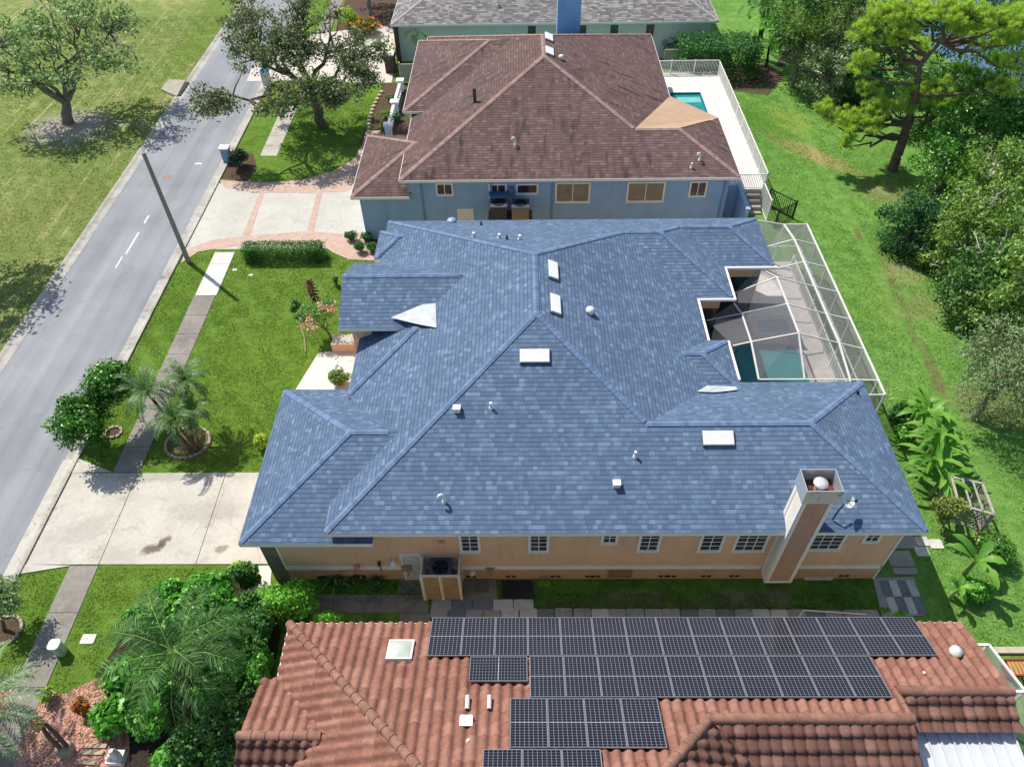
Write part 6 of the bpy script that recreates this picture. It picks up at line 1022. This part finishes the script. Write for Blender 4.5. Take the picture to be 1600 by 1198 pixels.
bush('croton', 'orange leafed croton in the pink gravel, the taller one', 'shrub', (*P(135, 1112)[:2], .5), (.32, .4, .5), L_CROT, 198, 800, .12); bush('croton', 'low dark orange croton beside the stone path', 'shrub', (*P(166, 1145)[:2], .3), (.4, .25, .3), L_CROT, 199, 500, .11); bush('yellow_shrub', 'small yellow green shrub at the end of the sidewalk', 'shrub', (*P(78, 1090)[:2], .35), (.35, .35, .4), L_YEL, 200, 500, .12)
tree('small_tree', 'small tree cut by the left edge in the stone ring', 'tree', P(8, 985), P(-6, 935, 1.9), (.9, .9, .8), L_PARK, BARK, 201, 34, .38, 70, .13, .5, .07, 5)
for i, (u, v) in enumerate(((510, 908), (532, 912), (560, 908), (590, 914))): bush('foundation_plant', 'dark low plant in the shaded bed against the peach wall', 'plant', (*P(u, v)[:2], .25), (.42, .25, .3), L_DEEP, 205+i, 350, .12, group='dark low plants against the peach wall')
spiky('strap_leaf_plant', 'long strap leafed plant against the peach wall near the utility boxes', 'plant', P(524, 905), .25, .3, 14, L_GREY, 210, 1.1, .03)
for i, (u, v) in enumerate(((990, 975), (1180, 974), (1405, 962), (850, 915), (1380, 955))): bush('weed', 'small tuft of bright weeds beside the stepping stones', 'weeds', (*P(u, v)[:2], .2), (.3, .15, .2), L_BRI, 215+i, 120, .12, group='weed tufts beside the stepping stones', sticks=False)
sheet('planting_bed', [XY(200, 1085), XY(150, 1055), XY(215, 960), XY(330, 905), XY(405, 905), XY(440, 985), XY(400, 1190), XY(400, 1260), XY(205, 1260)], .018, plain('dark_soil', '3a3026', .95, var=.5, scale=12, bump=.8))
# gravel garden: log path, leaning stumps, white statue base
rs = random.Random(2); pa, pb = Vector(P(158, 1150)), Vector(P(120, 1235))
for i in range(7):
    p = pa.lerp(pb, i/6); mb = MB(); mb.beam(p+Vector((-.38, rs.uniform(-.05, .05), .04)), p+Vector((.38, rs.uniform(-.05, .05), .05)), .13, .08); tag(mb.build('log_step', WOODW), 'split log step in the path through the pink gravel', 'log step', 'log steps in the pink gravel')
x, y, z = P(104, 1172); lt = thing('double_trunk', 'forked brown trunk leaning out of a sawn round base', 'trunk', (x, y, 0)); mb = MB(); mb.tube([(x, y, 0), (x, y, .3)], [.3, .27], 14); mb.build('base', plain('sawn_wood', 'a39682', .8, var=.25, scale=6), lt); mb = MB(); q_ = P(66, 1136, 1.3); mb.tube([(x-.1, y, .3), ((x+q_[0])/2-.1, (y+q_[1])/2, .85), q_], [.08, .07, .06], 8); mb.tube([(x+.12, y+.05, .3), ((x+q_[0])/2+.12, (y+q_[1])/2+.1, .85), (q_[0]+.1, q_[1]+.1, q_[2]+.05)], [.08, .07, .06], 8); mb.build('trunk', BARK, lt); mb = MB(); mb.tube([q_, (q_[0]-.25, q_[1]+.05, q_[2]+.2)], [.2, .14], 9); mb.build('crown_stub', plain('dry_thatch', 'a58a5c', .9, var=.4, scale=8), lt)
x, y, z = P(186, 1185); mb = MB(); mb.box(x-.28, x+.28, y-.25, y+.2, 0, .35); mb.tube([(x+.05, y, .35), (x+.05, y, .6), (x+.08, y, .8), (x+.08, y, .92)], [.16, .14, .12, .07], 10); mb.tube([(x-.2, y-.1, .36), (x-.05, y-.05, .6)], [.1, .06], 8); o = mb.build('garden_statue', plain('white_plaster', 'dcdcd8', .6)); tag(o, 'white plaster garden statue under the palm at the bottom edge', 'statue')
# corner at the lower right: screen room frame, red bench, kerb blocks
cr = thing('screen_room', 'white framed screen room at the right end of the tile roof', 'screen room', (*P(1590, 1080, 0)[:2], 0)); a, b_, c_ = Vector(P(1510, 1007, 2.7)), Vector(P(1545, 1007, 2.7)), Vector(P(1602, 1080, 2.7)); e_ = Vector((c_.x, c_.y-6, 2.7)); f_ = Vector((a.x, c_.y-6, 2.7)); mb = MB()
for p, q_ in ((a, b_), (b_, c_), (c_, e_), (Vector(P(1565, 1080, 2.7)), c_), (a, Vector(P(1565, 1080, 2.7)))): mb.beam(p, q_, .08, .08)
for p in (b_, c_): mb.beam((p.x, p.y, 0), p-Vector((0, 0, .05)), .08, .08, (0, 1, 0))
mb.build('frame', WHITE, cr); mb = MB(); mb.poly([tuple(a), tuple(f_), tuple(e_), tuple(c_), tuple(b_)]); mb.poly([tuple(b_), tuple(c_), (c_.x, c_.y, 0), (b_.x, b_.y, 0)]); mb.build('screen', SCREEN, cr)
sheet('patio', [(a.x-1, a.y), (b_.x, b_.y-.1), (c_.x, c_.y), (c_.x, c_.y-6), (a.x-1, c_.y-6)], .03, plain('dark_patio', '6f6a66', .8))
mb = MB(); p0, p1 = Vector(P(1552, 1017)), Vector(P(1640, 1017)); n_ = 14
for i in range(n_): p = p0.lerp(p1, (i+.5)/n_); mb.box(p.x-(p1.x-p0.x)/n_*.48, p.x+(p1.x-p0.x)/n_*.48, p.y-.12, p.y+.12, 0, .14)
o = mb.build('block_edging', plain('cream_block', 'b9ad98', .85, var=.15)); tag(o, 'row of pale blocks edging the lawn at the lower right', 'edging')
x, y, z = P(1592, 1050); bn = thing('bench', 'red and tan slatted bench beyond the screen room', 'bench', (x, y, 0)); rdm = plain('red_paint', '9a3426', .6); mb = MB()
for i in range(9): mb.box(x-.55+i*.14, x-.45+i*.14, y-.25, y+.25, .42, .45)
mb.build('seat', plain('bench_slats', 'b98a5a', .7), bn); mb = MB(); mb.box(x-.62, x+.75, y+.26, y+.32, .38, .5); mb.box(x-.62, x+.75, y-.32, y-.26, .38, .5)
for xx in (x-.6, x+.67): mb.box(xx, xx+.08, y-.25, y+.25, 0, .38)
mb.build('frame', rdm, bn)

# ------------------------------------------------------------------ blades of grass standing on the lawns
def turf(name, label, boxes, n, lm, seed, size=.11, keep=None, z=.0):
    rng = np.random.default_rng(seed); ar = np.array([(b_[1]-b_[0])*(b_[3]-b_[2]) for b_ in boxes]); k = rng.choice(len(boxes), n, p=ar/ar.sum()); B = np.array(boxes, float)[k]
    x = B[:, 0]+(B[:, 1]-B[:, 0])*rng.random(n); y = B[:, 2]+(B[:, 3]-B[:, 2])*rng.random(n)
    dens = np.sin(x*1.7+np.sin(y*1.3)*2)*np.sin(y*1.9+np.sin(x*.9)*2)+.6*np.sin(x*4.1+y*2.7)+rng.normal(size=n)*.6; ok = dens > -.5
    if keep is not None: ok &= keep(x, y)
    cen = np.stack([x, y, np.full(n, z+size*.28)], 1)[ok]; ax = rng.normal(size=cen.shape)*.55; ax[:, 2] = 1; V, F = leafV(cen, size, rng, .3, .1, None, nrm(ax)); V[:, 2] = np.maximum(V[:, 2], z+.004)
    return tag(npmesh(name, V, F, lm), label, 'grass', kind='stuff')
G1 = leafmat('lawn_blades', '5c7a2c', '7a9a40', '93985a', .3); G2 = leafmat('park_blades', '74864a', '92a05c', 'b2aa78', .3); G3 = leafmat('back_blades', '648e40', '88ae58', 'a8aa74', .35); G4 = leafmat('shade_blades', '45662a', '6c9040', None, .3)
turf('front_grass', 'short green grass of the front lawn and verge', [(-18.0, -8.3, 20.7, 37.0), (-21.2, -19.35, 21.2, 37.4), (-18.0, -11.2, 8.5, 15.6), (-21.2, -19.35, 8, 15.5), (-17.9, -10.5, 50.5, 58)], 90000, G1, 1, .085, lambda x, y: ~((x > -10.9) & (y < 22.8) & (y > 15)) & ~((x > -12.1) & (y > 25.5) & (y < 28.9) & (x-(-12.1) > (y-25.5)*.2)) & ~((y > 9) & (y < 10.9) & (x < -14.5) & (x > -18) & (y < 9.2)))
turf('park_grass', 'dry green grass across the road', [(-44, -28.55, 28, 76)], 90000, G2, 2, .11, lambda x, y: (((x+35.8)/3.2)**2+((y-54.8)/2.6)**2 > 1))
turf('back_grass', 'bright grass of the back lawn', [(16.8, 27, 12, 60)], 100000, G3, 3, .095, lambda x, y: (x-16.8 > 0) & (((x-21.3)/.35)**2 > 1))
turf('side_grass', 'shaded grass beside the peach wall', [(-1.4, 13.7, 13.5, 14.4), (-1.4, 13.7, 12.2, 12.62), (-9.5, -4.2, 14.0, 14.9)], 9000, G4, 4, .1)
